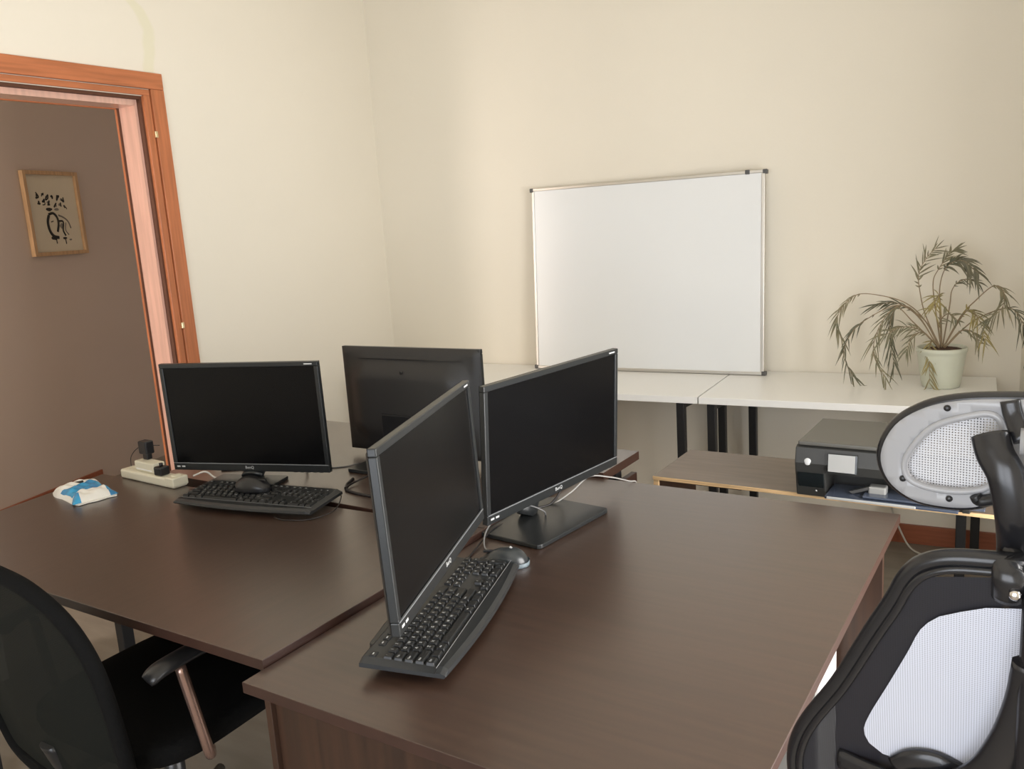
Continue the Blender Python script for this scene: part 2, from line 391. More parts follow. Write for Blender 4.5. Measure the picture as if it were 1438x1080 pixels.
b = lbox(S0, S0+.024, .028, .128, 0, DT-.012, M['doorlin']); lbox(S0+.02, OL-.02, .028, .128, DT-.035, DT-.012, M['doorlin'], 0, b)
lbox(OL-.02, OL, .028, .128, 0, DT-.012, M['doorlin'], 0, b); b.obj('lining', D1)
b = lbox(S0+.006, S0+.032, .1285, .133, 0, DT-.02, M['gap']); b.obj('lining_groove', D1)
b = lbox(S0-.05, S0+.030, .134, .150, 0, DT+.06, M['door'], .002); lbox(S0+.0305, OL-.02, .134, .150, DT-.038, DT+.06, M['doorh'], .002, b)
b.obj('hall_casing', D1)
for z in (1.936, 1.153):
    bb = lbox(sB-.003, sC+.006, -.022, -.008, z-.014, z+.012, M['brass'], .002); h = bb.obj('hinge', D1); h['label'] = 'small pale brass hinge plate'

# ================================================================ PICTURE IN THE HALL
def hall_picture():
    s0 = (Vector((-5.160, 2.764, 0))-HP).dot(hd); wdt = 0.425; z0, z1 = 1.468, 1.968
    t = thing('framed_print', 'small oak-framed black ink drawing hanging on the hallway wall', 'picture')
    mtx = Matrix(((hd.x, hn.x, 0, 0), (hd.y, hn.y, 0, 0), (0, 0, 1, 0), (0, 0, 0, 1)))
    t.matrix_world = Matrix.Translation(hw(s0, 0.002, z0))@mtx
    H = z1-z0; fw = 0.022; dp = 0.03
    b = B(); b.box((0, 0, 0), (fw, dp, H), M['frame'], .001); b.box((wdt-fw, 0, 0), (wdt, dp, H), M['frame'], .001)
    b.box((fw, 0, 0), (wdt-fw, dp, fw), M['frame'], .001); b.box((fw, 0, H-fw), (wdt-fw, dp, H), M['frame'], .001); b.obj('frame', t)
    B().box((fw, .004, fw), (wdt-fw, .010, H-fw), M['paper']).obj('paper', t)
    rnd = random.Random(3)
    ink = B(); y = .0112
    def blob(cx, cz, rx, rz, mat, n=14, jag=.35):
        pts = [(cx+rx*math.cos(2*PI*k/n)*(1-jag*rnd.random()), cz+rz*math.sin(2*PI*k/n)*(1-jag*rnd.random())) for k in range(n)]
        ink.prism(pts, y-.001, y, mat, axis='Y')
    def stroke(pts, r, mat=M['ink']): ink.tube([(p[0], y, p[1]) for p in smooth_path([(a, q, 0) for a, q in pts], 4)], r, mat, n=5, up=(0, 1, 0), sx=.2)
    # two rows of inky brush marks
    for zz, xs in ((.362, (.10, .135, .17, .215, .255, .29)), (.318, (.105, .14, .18, .225, .265, .305))):
        for x in xs:
            dz = -(x-.1)*.14+rnd.uniform(-.008, .008)
            c = [(x+rnd.uniform(-.014, .014), zz+dz+rnd.uniform(-.018, .018)) for _ in range(5)]
            stroke(c[:3], rnd.uniform(.003, .0055)); stroke(c[2:], rnd.uniform(.003, .005))
            blob(x+rnd.uniform(-.008, .008), zz+dz+rnd.uniform(-.008, .008), .011, .009, M['ink'] if rnd.random() < .6 else M['inkgrey'])
    blob(.175, .275, .030, .012, M['ink']); blob(.235, .275, .022, .010, M['inkgrey'])
    # a brushed bird-like blot below
    stroke([(.165, .24), (.150, .20), (.155, .15), (.180, .115), (.22, .105)], .010)
    stroke([(.165, .245), (.20, .252), (.225, .23), (.232, .19), (.215, .14)], .008)
    stroke([(.24, .24), (.28, .225), (.31, .20), (.325, .16)], .005, M['inkgrey'])
    stroke([(.235, .205), (.27, .20), (.26, .15), (.275, .115)], .006)
    stroke([(.29, .195), (.28, .15), (.30, .12)], .004, M['inkgrey'])
    blob(.185, .105, .03, .014, M['ink']); blob(.265, .10, .02, .008, M['ink']); blob(.255, .175, .018, .02, M['inkgrey'])
    stroke([(.175, .20), (.195, .205)], .003); stroke([(.195, .105), (.197, .07)], .004); stroke([(.268, .10), (.270, .065)], .004)
    blob(.31, .09, .014, .006, M['inkgrey'])
    ink.obj('ink_drawing', t)
hall_picture()

# ================================================================ WHITE TABLES ALONG THE BACK WALL
ta = math.atan(0.07)
def white_table(name, label, x0, x1, lefts, rights):
    """x0..x1 along the wall; origin at back-left corner of the top"""
    ox, oy = x0, yw(x0)-0.008
    t = thing(name, label, 'table', (ox, oy, 0), ta, 'white tables along the back wall')
    L = (x1-x0)/math.cos(ta)
    B().box((0, -0.60, 0.722), (L-.002, 0, 0.750), M['white'], .0015).obj('tabletop', t)
    for xf, xb in (lefts, rights):
        xf, xb = (v if v > 0 else L+v for v in (xf, xb))
        for X, yl in ((xf, -0.575), (xb, -0.13)):
            B().box((X-.017, yl, 0.0), (X+.017, yl+.034, 0.7215), M['blackmetal'], .003).obj('leg', t)
        B().prism([(xf-.012, -.540), (xf+.012, -.540), (xb+.012, -.131), (xb-.012, -.131)], 0.69, 0.7205, M['blackmetal']).obj('cross_bar', t)
    return t
white_table('white_table', 'long white table behind the monitors, ending under the middle of the whiteboard', -2.93, -1.262, (0.06, .06), (-0.082, -.031))
white_table('white_table', 'white table in the right corner carrying the potted palm', -1.258, -0.205, (0.043, .104), (-.103, -.057))

# ================================================================ WHITEBOARD
t = thing('whiteboard', 'blank whiteboard in an aluminium frame leaning against the wall on the white tables', 'whiteboard', (-1.668, 3.702, 0.7515), math.radians(3.2))
t.rotation_euler = (math.radians(-3.6), 0, math.radians(3.2))
w, h = 1.140, 0.895
B().box((-w/2+.012, -.008, .012), (w/2-.012, .006, h-.012), M['wb']).obj('board', t)
b = B()
for a, c in (((-w/2, -.012, .0), (w/2, .012, .014)), ((-w/2, -.012, h-.014), (w/2, .012, h)), ((-w/2, -.012, .014), (-w/2+.014, .012, h-.014)), ((w/2-.014, -.012, .014), (w/2, .012, h-.014))):
    b.box(a, c, M['alu'], .002)
b.obj('frame', t)
for sx in (-1, 1):
    for z in (0.0, h-.017):
        o = B().box((sx*w/2-.010, -.014, z-.001), (sx*w/2+.010, .014, z+.018), M['greyplastic'], .003).obj('corner_cap', t)
B().box((w/2-.085, -.016, h-.016), (w/2-.065, .014, h+.003), M['greyplastic'], .003).obj('hanging_clip', t)

# ================================================================ DESKS
def desk_top(pts, z1, th, parent, mat):
    b = B(); b.prism(pts, z1-th+.0008, z1, None, bev=.0012)
    b.mats = [mat, M['edge']]
    for f in b.bm.faces:
        f.normal_update(); f.material_index = 0 if abs(f.normal.z) > .9 else 1
    return b.obj('tabletop', parent)
# A: near right desk
ZA = 0.737
t = thing('office_desk', 'nearest dark walnut desk with two monitors and a keyboard, wood panel under its near end', 'desk', (-0.74, 1.515, 0), 0, 'four-part island of dark walnut desks')
deskA = t
lx = -0.74; ly = 1.515
ptsA = [(-1.1765-lx, 0.874-ly), (-0.305-lx, 0.874-ly), (-0.305-lx, 2.154-ly), (-1.1765-lx, 2.154-ly)]
desk_top(ptsA, ZA, .022, t, M['top'])
B().box((-1.135-lx, .905-ly, 0.0), (-.335-lx, .925-ly, ZA-.0225), M['panel'], .001).obj('end_panel', t)
B().box((-1.135-lx, 2.105-ly, 0.0), (-.335-lx, 2.125-ly, ZA-.0225), M['panel'], .001).obj('end_panel', t)
B().box((-1.150-lx, .895-ly, 0.0), (-1.1352-lx, .940-ly, ZA-.0225), M['panel'], .001).obj('corner_batten', t)
B().box((-1.10-lx, .9255-ly, .45), (-1.082-lx, 2.1045-ly, ZA-.0225), M['panel'], .001).obj('modesty_panel', t)
# B: left front desk
ZB = 0.752
t = thing('office_desk', 'left dark walnut desk carrying the forward-facing monitor and the wipes packet', 'desk', (-1.9, 1.25, 0), 0, 'four-part island of dark walnut desks')
lx, ly = -1.9, 1.25
ptsB = [(-2.575-lx, 0.912-ly), (-1.180-lx, 0.925-ly), (-1.180-lx, 1.640-ly), (-2.685-lx, 1.560-ly)]
desk_top(ptsB, ZB, .022, t, M['topx'])
for x, y in ((-2.52, 1.0), (-1.24, 1.0), (-2.60, 1.50), (-1.24, 1.56)):
    B().box((x-.02-lx, y-.02-ly, 0), (x+.02-lx, y+.02-ly, ZB-.0225), M['blackmetal'], .002).obj('leg', t)
B().box((-2.48-lx, 1.50-ly, .40), (-1.262-lx, 1.518-ly, ZB-.0225), M['panel'], .001).obj('modesty_panel', t)
# C: left far desk
t = thing('office_desk', 'far dark walnut desk behind the other two, carrying the monitor seen from behind', 'desk', (-1.8, 2.0, 0), 0, 'four-part island of dark walnut desks')
lx, ly = -1.8, 2.0
ptsC = [(-2.482-lx, 1.6425-ly), (-1.182-lx, 1.6425-ly), (-1.182-lx, 2.160-ly), (-1.112-lx, 2.160-ly), (-1.112-lx, 2.412-ly), (-2.482-lx, 2.412-ly)]
desk_top(ptsC, 0.752, .028, t, M['topx'])
for x, y in ((-2.42, 1.70), (-1.24, 1.70), (-2.42, 2.34), (-1.18, 2.36)):
    B().box((x-.02-lx, y-.02-ly, 0), (x+.02-lx, y+.02-ly, .7235), M['blackmetal'], .002).obj('leg', t)
B().box((-1.138-lx, 2.17-ly, .46), (-1.1195-lx, 2.408-ly, .683), M['edge'], .001).obj('side_rail', t)
B().box((-2.39-lx, 1.69-ly, .45), (-1.27-lx, 1.708-ly, .7235), M['panel'], .001).obj('modesty_panel', t)

# ================================================================ PLYWOOD PRINTER TABLE
t = thing('plywood_table', 'low plywood-edged table with a dull brown top beneath the printer', 'table', (-0.565, 2.56, 0), 0)
lx, ly = -0.565, 2.565
b = B(); b.box((-1.060-lx, 2.400-ly, .668), (-.072-lx, 2.728-ly, .680), None, .0008); b.mats = [M['topgrey'], M['ply']]
for f in b.bm.faces:
    f.normal_update(); f.material_index = 0 if f.normal.z > .9 else 1
b.obj('tabletop', t)
for x in (-1.058, -.090):
    b = B(); b.box((x-lx, 2.412-ly, 0.0), (x+.016-lx, 2.726-ly, .6675), M['panel']); b.box((x-lx, 2.402-ly, 0.0), (x+.016-lx, 2.412-ly, .6675), M['ply']); b.obj('side_panel', t)
B().box((-1.0415-lx, 2.706-ly, .56), (-.875-lx, 2.722-ly, .6635), M['panel']).obj('back_rail', t)

# ================================================================ MONITORS
def monitor(label, loc, yaw, tilt, w, h, base_dx=0.0, base_fwd=0.0, yb=.050, desk_z=0.752, base_w=.29, base_d=.19, logo='BenQ', group='flat-screen monitors on the desk island', neck_r=.038):
    """local frame: origin on the desk under the panel's bottom centre, front is -y"""
    t = thing('computer_monitor', label, 'monitor', (loc[0], loc[1], desk_z+.0005), yaw, group)
    zb = loc[2]-desk_z
    hd_ = bpy.data.objects.new('display_head', None)   # tilted head frame baked into vertices instead
    bpy.data.objects.remove(hd_)
    T = Matrix.Translation((0, 0, zb))@Matrix.Rotation(-tilt, 4, 'X')
    bz = .014; bb = .024
    # back shell: deeper in the middle
    def shell(u, v):
        x = (u-.5)*w; z = v*h
        e = min(u, 1-u)*w; f = min(v, 1-v)*h
        k = min(1, max(0, (e-.01)/.10))*min(1, max(0, (f-.01)/.09)); k = k*k*(3-2*k)
        d0 = .003+.009*min(1, min(e, f)/.012)
        return Vector((x, d0+.036*k, z))
    b = B(); b.grid(lambda u, v: T@shell(u, v), 40, 28, M['blkm'])
    b.obj('back_cover', t)
    b = B()
    for a, c in (((-w/2, -.012, 0), (w/2, .0125, bb)), ((-w/2, -.012, h-bz), (w/2, .0125, h)), ((-w/2, -.012, bb), (-w/2+bz, .0125, h-bz)), ((w/2-bz, -.012, bb), (w/2, .0125, h-bz))):
        b.box((a[0], a[1], a[2]), (c[0], .0035, c[2]), M['blkg'], .002, mtx=T)
    b.obj('bezel', t)
    B().box((-w/2+bz, -.0085, bb), (w/2-bz, .0025, h-bz), M['screen'], mtx=T).obj('screen', t)
    b = B(); b.box((-w/2+.004, -.0128, bb-.0012), (w/2-.004, -.0100, bb+.0006), M['trim_grey'], mtx=T); b.obj('lower_trim', t)
    o = text_obj('maker_logo', logo, .013, (0, 0, 0), (0, 0, 0), M['legend'], t)
    o.matrix_local = T@Matrix.Translation((0, -.0124, bb*.52))@Matrix.Rotation(PI/2, 4, 'X'); o['label'] = 'small white maker name'
    b = B(); b.box((w/2-.045, -.0123, h-bz*.62), (w/2-.018, -.0119, h-bz*.38), M['legend'], mtx=T); b.obj('model_mark', t)
    b = B()
    for k in range(2): b.box((-w/2+.012+k*.018, -.0123, bb*.42), (-w/2+.024+k*.018, -.0119, bb*.62), M['legend'], mtx=T)
    b.obj('badge', t)
    for k in range(5):
        B().box((w/2-.125+k*.022, -.010, -.0012), (w/2-.113+k*.022, -.003, .0006), M['greyplastic'], mtx=T).obj('button', t)
    # vents, holes and recessed mount on the back
    b = B(); b.box((-w*.40, .0265, h*.895), (w*.34, .0275, h*.905), M['gap'] and M['blk'], mtx=T); b.obj('vent_slot', t)
    b = B(); b.lathe([(0, 0), (.005, 0), (.005, .002), (0, .002)], M['blk'], 12, mtx=T@Matrix.Translation((0, .047, h*.79))@Matrix.Rotation(PI/2, 4, 'X')); b.obj('screw_hole', t)
    B().box((-.09, .040, h*.08), (.09, .056, h*.40), M['blk'], .004, mtx=T).obj('stand_mount', t)
    # neck and base
    pts = smooth_path([(base_dx*0+0, yb, zb+.09), (base_dx*.4, min(yb+.006, -base_fwd+base_d/2+.02), zb+.02), (base_dx, min(yb, -base_fwd+base_d/2-.02), .011)], 5)
    B().tube(pts, [neck_r*1.0]*len(pts), M['blkg'], n=16, sx=.45, up=(0, 1, 0)).obj('stand_neck', t)
    cy = -base_fwd
    b = B(); r = .012; x0, x1, y0, y1 = base_dx-base_w/2, base_dx+base_w/2, cy-base_d/2, cy+base_d/2
    pl = []
    for cx_, cy_, a0 in ((x1-r, y1-r, 0), (x0+r, y1-r, 90), (x0+r, y0+r, 180), (x1-r, y0+r, 270)):
        for k in range(5):
            a = math.radians(a0+k*22.5); pl.append((cx_+r*math.cos(a), cy_+r*math.sin(a)))
    b.prism(pl, 0.0, .011, M['blkg'], bev=.002); b.obj('stand_base', t)
    return t
M1 = monitor('black monitor facing forward on the left desk, above a keyboard with a mouse on it', (-2.115, 1.714, .782), math.radians(17.0), math.radians(-1.3), .554, .346, base_w=.24, base_fwd=.07, base_d=.17)
M2 = monitor('black monitor seen from behind on the far desk', (-1.742, 2.073, .773), math.radians(181.2), math.radians(0), .553, .351, base_fwd=-.09, base_w=.28, base_d=.19)
M3 = monitor('black monitor in the foreground turned edge-on, above the nearest keyboard', (-.975, 1.208, .852), math.radians(110.1), math.radians(2.1), .552, .315, desk_z=ZA, base_fwd=-.045, base_d=.15, base_w=.23, yb=.078)
M4 = monitor('black monitor on the near desk with its square stand base showing, beside the mouse', (-1.081, 1.823, .803), math.radians(83.4), math.radians(-3.2), .564, .334, desk_z=ZA, base_dx=-.06, base_fwd=.005, base_w=.30, base_d=.20)

# ================================================================ KEYBOARDS
KEYS = []   # (x, y, w, h, legend)
U = .0190
def row(y, items, x0):
    x = x0
    for it in items:
        wd, s = it
        if s is not None: KEYS.append((x+wd*U/2, y, wd*U-.0028, U-.0030, s))
        x += wd*U
X0 = -.2155
row(.0300, [(1, c) for c in '`1234567890-='] + [(2, '<')], X0)
row(.0110, [(1.5, 'Tab')] + [(1, c) for c in 'QWERTYUIOP[]'] + [(1.5, '|')], X0)
row(-.0080, [(1.75, 'Caps')] + [(1, c) for c in "ASDFGHJKL;'"] + [(2.25, 'Enter')], X0)
row(-.0270, [(2.25, 'Shift')] + [(1, c) for c in 'ZXCVBNM,./'] + [(2.75, 'Shift')], X0)
row(-.0460, [(1.25, 'Ctrl'), (1.25, ''), (1.25, 'Alt'), (6.25, ' '), (1.25, 'Alt'), (1.25, ''), (1.25, ''), (1.25, 'Ctrl')], X0)
XN = X0+15*U+.006
row(.0300, [(1, 'Ins'), (1, 'Hm'), (1, 'Up')], XN); row(.0110, [(1, 'Del'), (1, 'End'), (1, 'Dn')], XN)
KEYS.append((XN+1.5*U, -.0270, U-.0028, U-.003, '^')); row(-.0460, [(1, '<'), (1, 'v'), (1, '>')], XN)
XP = XN+3*U+.006
row(.0300, [(1, 'Nm'), (1, '/'), (1, '*'), (1, '-')], XP); row(.0110, [(1, '7'), (1, '8'), (1, '9')], XP); row(-.0080, [(1, '4'), (1, '5'), (1, '6')], XP)
row(-.0270, [(1, '1'), (1, '2'), (1, '3')], XP); row(-.0460, [(2, '0'), (1, '.')], XP)
KEYS.append((XP+3.5*U, .0015, U-.0028, 2*U-.003, '+')); KEYS.append((XP+3.5*U, -.0365, U-.0028, 2*U-.003, 'E'))
FK = [(X0+.5*U, 'Esc')] + [(X0+(2+k+(.5 if k > 3 else 0)+(.5 if k > 7 else 0)+.5)*U, 'F%d' % (k+1)) for k in range(12)] + [(XN+(k+.5)*U, s) for k, s in enumerate(('Prt', 'Scr', 'Brk'))]
_kc = {}
def keycap_mesh(w, h, s):
    k = (round(w, 4), round(h, 4), s)
    if k in _kc: return _kc[k]
    b = B(); tb = bmesh.new()
    zt = .0065; ins = .0018
    lo = [tb.verts.new((sx*w/2, sy*h/2, 0)) for sx, sy in ((-1, -1), (1, -1), (1, 1), (-1, 1))]
    hi = [tb.verts.new((sx*(w/2-ins), sy*(h/2-ins)+.0006, zt)) for sx, sy in ((-1, -1), (1, -1), (1, 1), (-1, 1))]
    tb.faces.new(hi)
    for i in range(4): tb.faces.new([lo[i], lo[(i+1) % 4], hi[(i+1) % 4], hi[i]])
    bmesh.ops.bevel(tb, geom=[e for e in tb.edges if e.verts[0] in hi or e.verts[1] in hi], offset=.0010, segments=1, affect='EDGES')
    b._merge(tb, M['key'])
    if s.strip():
        me = text_mesh(s, .0072 if len(s) == 1 else .0048, .00005)
        li = b.mi(M['legend']); vs = [b.bm.verts.new((v.co.x-(w/2-.0075 if w > .02 else .0012), v.co.y+.0016+(h/2-.0095 if h > .02 else 0), v.co.z+zt+.0002)) for v in me.vertices]
        for p in me.polygons:
            try: f = b.bm.faces.new([vs[i] for i in p.vertices]); f.material_index = li
            except ValueError: pass
        bpy.data.meshes.remove(me)
    bmesh.ops.recalc_face_normals(b.bm, faces=b.bm.faces)
    m = bpy.data.meshes.new('key'); b.bm.to_mesh(m); b.bm.free()
    for mm in b.mats: m.materials.append(mm)
    _kc[k] = m; return m
def function_key():
    if 'F' not in _kc:
        b = B(); b.box((-.0078, -.006, 0), (.0078, .006, .0052), M['key'], .0012, 1); b.box((-.004, -.001, .0050), (.002, .001, .0054), M['legend'])
        o = b.obj('key'); _kc['F'] = o.data; bpy.data.objects.remove(o)
    return _kc['F']
def keyboard(label, loc, rz, tilt=math.radians(3.0), sc_=1.04):
    t = thing('keyboard', label, 'keyboard', loc, rz, 'black full-size keyboards with white key legends')
    t.scale = (sc_, sc_, sc_)
    T = Matrix.Translation((0, -.08, 0))@Matrix.Rotation(tilt, 4, 'X')@Matrix.Translation((0, .08, 0))
    HW = .2260
    def fr(x): return -.0905+.0125*(abs(x)/HW)**2.0        # bowed front edge
    prof = [(0.0, .0020, 1), (0.0, .0075, 1), (.006, .0125, 1), (.016, .0145, 1), (.022, .0125, 1)]
    n = 36
    b = B(); tb = bmesh.new(); rings = []
    for i in range(n+1):
        x = -HW+2*HW*i/n; e = min(1, (HW-abs(x))/.010); e = math.sqrt(max(0, 1-(1-e)**2)); e = .55+.45*e
        y0 = fr(x)
        pr = [(y0+.004, .0), (y0, .004), (y0+.002, .0105*e), (y0+.010, .0150*e), (-.0600, .0150*e), (-.0590, .0125*e), (.0720, .0150*e), (.0760, .0120*e), (.0760, .0), ]
        rings.append([tb.verts.new((x, y, z)) for y, z in pr])
    for A, Bq in zip(rings, rings[1:]):
        m_ = len(A)
        for j in range(m_): tb.faces.new([A[j], A[(j+1) % m_], Bq[(j+1) % m_], Bq[j]])
    tb.faces.new(rings[0]); tb.faces.new(rings[-1][::-1])
    b._merge(tb, M['keybody'], T); b.obj('case', t)
    # thin pale line where top shell meets the palm edge
    b = B(); b.tube([T@Vector((-HW+.004+(2*HW-.008)*i/20, -.0598, .0152)) for i in range(21)], .0006, M['cable_g'], n=6); b.obj('seam_line', t)
    R = Matrix.Rotation(tilt, 4, 'X')
    for (x, y, w, h, s) in KEYS:
        o = bpy.data.objects.new('key', keycap_mesh(w, h, s)); COL.objects.link(o); o.parent = t
        o.matrix_local = T@Matrix.Translation((x, y, .0118))
    for x, s in FK:
        o = bpy.data.objects.new('key', function_key()); COL.objects.link(o); o.parent = t
        o.matrix_local = T@Matrix.Translation((x, .058, .0118))
    for k in range(3):
        B().box((XP+.012+k*.02, .057, .0145), (XP+.016+k*.02, .0585, .0152), M['legend'], mtx=T).obj('indicator_mark', t)
    for sx in (-1, 1):
        B().box((sx*.18-.012, .060, -.008), (sx*.18+.012, .068, .001), M['keybody'], .001, mtx=T).obj('foot', t)
    return t
keyboard('nearest black keyboard, slipped partly under the edge-on monitor', (-.986, 1.226, ZA+.0125), math.radians(106.7))
keyboard('black keyboard on the left desk in front of the forward-facing monitor', (-1.900, 1.545, ZB+.0125), math.radians(10.0))

# ================================================================ MICE
def mouse(label, loc, rz, shell_m, side_m, logo=True, pitch=0.0):
    t = thing('computer_mouse', label, 'mouse', loc, rz, 'black computer mice')
    t.rotation_euler = (pitch, 0, rz)
    def prof(u):  # along y: -1 tail .. 1 front
        return .031*(1-abs(u)**2.6)**.5*(1-.10*u), .0375*(1-abs(u)**2.2)**.6*(1-.22*u)
    def f(u, v):
        yy = -1+2*u*.999+.0005; wdt, hgt = prof(yy); a = PI*v
        return Vector((-wdt*math.cos(a), yy*.057, .003+hgt*(math.sin(a)**.75)*.95))
    B().grid(f, 28, 20, shell_m).obj('shell', t)
    def g(u, v):
        a = 2*PI*u; yy = math.sin(a); wdt = .0325*(abs(math.cos(a))**.75)*(1 if math.cos(a) > 0 else -1)
        return Vector((wdt*(1-.10*yy), yy*.0585, v*.010))
    b = B(); b.grid(g, 40, 2, side_m); b.prism([tuple(g(k/40, 0).xy) for k in range(40)], .0, .0035, side_m); b.obj('base_band', t)
    B().box((-.0035, .022, .028), (.0035, .046, .0335), M['blk'], .0015).obj('scroll_wheel', t)
    if logo:
        b = B(); b.tube([(.003*math.cos(k), -.018+.003*math.sin(k), .0402) for k in [i*.5 for i in range(10)]], .0009, M['legend'], n=5); b.tube([(.004, -.018, .0402), (.0065, -.014, .0402)], .0009, M['legend'], n=5)
        b.obj('maker_emblem', t)
    return t
M['mousea'] = nmat('mouse_grey_black', (0.03, 0.035, 0.038), 0.28, spec=0.6)
M['mouseband'] = nmat('mouse_blue_grey_band', (0.22, 0.27, 0.30), 0.25, spec=0.6)
mouse('dark mouse with a grey-blue rim on the near desk between keyboard and monitor base', (-1.034, 1.500, ZA+.0006), math.radians(112), M['mousea'], M['mouseband'])
mouse('black mouse lying on top of the left keyboard', (-1.925, 1.555, ZB+.0385), math.radians(-78), M['blk'], M['blk'], logo=False)

# ================================================================ CABLES
def cable(name, label, pts, r, mat, cat='cable', n=8, group=None):
    o = B().tube(smooth_path(pts, 8), r, mat, n=n).obj(name); tag(o, label, cat, group); return o
zA = ZA+.003; zBq = ZB+.003
cable('mouse_cable', 'thin grey cable looping from the near mouse past the monitor stand', [(-1.078, 1.535, zA+.004), (-1.125, 1.555, zA+.003), (-1.16, 1.62, zA+.02), (-1.15, 1.68, zA+.045), (-1.12, 1.735, zA+.05), (-1.085, 1.765, zA+.03), (-1.10, 1.80, zA+.001)], .0019, M['cable_g'])
cable('keyboard_cable', 'black cable snaking from behind the nearest keyboard to the seam of the desks', [(-1.115, 1.44, zA), (-1.13, 1.50, zA), (-1.15, 1.58, zA+.005), (-1.165, 1.66, zA+.01), (-1.16, 1.74, zA)], .0024, M['cable_b'])
cable('power_cable', 'black power cable drooping from the near desk monitor to its stand base', [(-1.125, 1.925, .83), (-1.118, 1.92, .79), (-1.118, 1.90, .765), (-1.125, 1.865, .7495), (-1.14, 1.83, .7495), (-1.155, 1.80, .7495)], .0030, M['cable_b'])
cable('video_cable', 'pale grey cable arching behind the near desk monitor at the far edge', [(-1.125, 1.86, zA+.002), (-1.105, 1.95, zA+.02), (-1.085, 2.02, zA+.045), (-1.05, 2.08, zA+.030), (-1.02, 2.14, zA+.004), (-1.01, 2.165, zA-.006), (-1.01, 2.172, zA-.05)], .0022, M['cable_p'])
cable('monitor_cable', 'black cable bundle between the left monitor and the edge-on monitor', [(-1.80, 1.83, zBq), (-1.77, 1.77, zBq), (-1.72, 1.73, zBq), (-1.60, 1.72, zBq), (-1.48, 1.74, zBq), (-1.30, 1.70, zBq)], .0050, M['cable_b'])
cable('monitor_cable', 'black cable rising from the bundle beside the far monitor base', [(-1.745, 1.738, zBq+.005), (-1.76, 1.79, zBq+.004), (-1.745, 1.85, zBq+.012), (-1.72, 1.93, zBq+.012), (-1.71, 1.985, zBq+.016)], .0030, M['cable_b'])
cable('keyboard_cable', 'thin dark cable curling round the right end of the left keyboard', [(-1.70, 1.66, zBq+.012), (-1.665, 1.64, zBq+.02), (-1.632, 1.575, zBq+.005), (-1.655, 1.505, zBq), (-1.72, 1.475, zBq), (-1.76, 1.48, zBq)], .0016, M['cable_b'])
cable('desk_cable', 'faint brown cable lying across the far desk behind the left monitor', [(-2.10, 1.90, zBq-.001), (-2.0, 1.88, zBq-.001), (-1.93, 1.92, zBq-.001), (-1.90, 1.97, zBq)], .0020, M['cable_g'])
cable('monitor_cable', 'black cable curving down behind the left monitor stand', [(-2.00, 1.80, .81), (-2.01, 1.84, .775), (-2.04, 1.86, zBq+.002), (-2.10, 1.85, zBq), (-2.2, 1.80, zBq), (-2.30, 1.74, zBq)], .0032, M['cable_b'])
cable('wall_cable', 'thin dark wire arching up from the power strip to its adapter', [(-2.565, 1.592, ZB+.025), (-2.60, 1.62, ZB+.055), (-2.60, 1.66, ZB+.078), (-2.555, 1.70, ZB+.075)], .0014, M['cable_b'])
cable('power_strip_cable', 'white flex leaving the power strip beneath the left monitor', [(-2.285, 1.62, ZB+.02), (-2.26, 1.65, ZB+.028), (-2.235, 1.67, ZB+.004), (-2.17, 1.70, ZB+.0035), (-2.16, 1.705, ZB+.004)], .0032, M['cable_w'])

# ================================================================ POWER STRIP AND PLUGS
t = thing('power_strip', 'cream power strip lying on the far corner of the left desk', 'power strip', (-2.425, 1.575, ZB+.0004), math.radians(-3))
B().box((-.15, -.026, 0), (.15, .026, .030), M['cream'], .007, 3).obj('body', t)
b = B(); b.lathe([(0, 0), (.017, 0), (.019, .002), (.019, .004), (.014, .0045), (.013, .0015), (0, .0015)], M['cream'], 20, mtx=Matrix.Translation((-.105, 0, .0265))); b.obj('socket', t)
B().box((.105, -.027, .0045), (.151, .027, .034), M['cream'], .004).obj('end_cap', t)
B().box((.118, -.012, .0335), (.140, .012, .038), M['cream'], .002).obj('switch', t)
t = thing('power_adapter', 'cream plug-in adapter on the power strip', 'adapter', (-2.452, 1.585, ZB+.0306), math.radians(-4))
B().box((-.055, -.020, 0), (.055, .022, .032), M['cream'], .004).obj('body', t)
B().box((-.045, -.0206, .006), (.045, -.0196, .010), M['white']).obj('ridge', t)
t = thing('power_plug', 'small dark plug at the right end of the power strip', 'plug', (-2.365, 1.568, ZB+.031), 0)
B().box((-.018, -.018, 0), (.018, .018, .028), M['blk'], .005).obj('body', t)
B().tube([(0, 0, .027), (0, 0, .038)], .006, M['blk']).obj('strain_relief', t)
t = thing('power_adapter', 'black upright adapter plugged in behind the cream one', 'adapter', (-2.56, 1.70, .7), 0)
t.location = (-2.475, 1.598, ZB+.063)
B().box((-.012, -.010, 0), (.012, .010, .018), M['blk'], .003).obj('plug', t)
B().box((-.022, -.016, .018), (.020, .016, .062), M['blk'], .005).obj('body', t)

# ================================================================ WET WIPES
t = thing('wipes_packet', 'crumpled blue and white packet of wet wipes on the left desk', 'packet', (-2.515, 1.395, ZB+.0006), math.radians(4))
t.rotation_euler = (0, 0, math.radians(-12))
rr = random.Random(5)
def pack(u, v, top):
    x = (u-.5)*.195; y = (v-.5)*.125*(1+.10*math.sin(u*7)) ; e = min(1, min(u, 1-u)/.14); f = min(1, min(v, 1-v)/.20)
    z = .028*(math.sin(e*PI/2)**.8)*(math.sin(f*PI/2)**.7)
    z += .004*math.sin(u*23+v*9)*e*f+.003*math.sin(u*41-v*17)*e*f
    return Vector((x, y, max(0.0, z)*(1 if top else 0)+ (0.004 if min(u, 1-u) < .06 and top else 0)))
b = B(); tb = bmesh.new(); NU, NV = 36, 22
g = [[tb.verts.new(pack(i/NU, j/NV, True)) for j in range(NV+1)] for i in range(NU+1)]
wi, bi = b.mi(M['packwhite']), b.mi(M['packblue'])
vm = {}
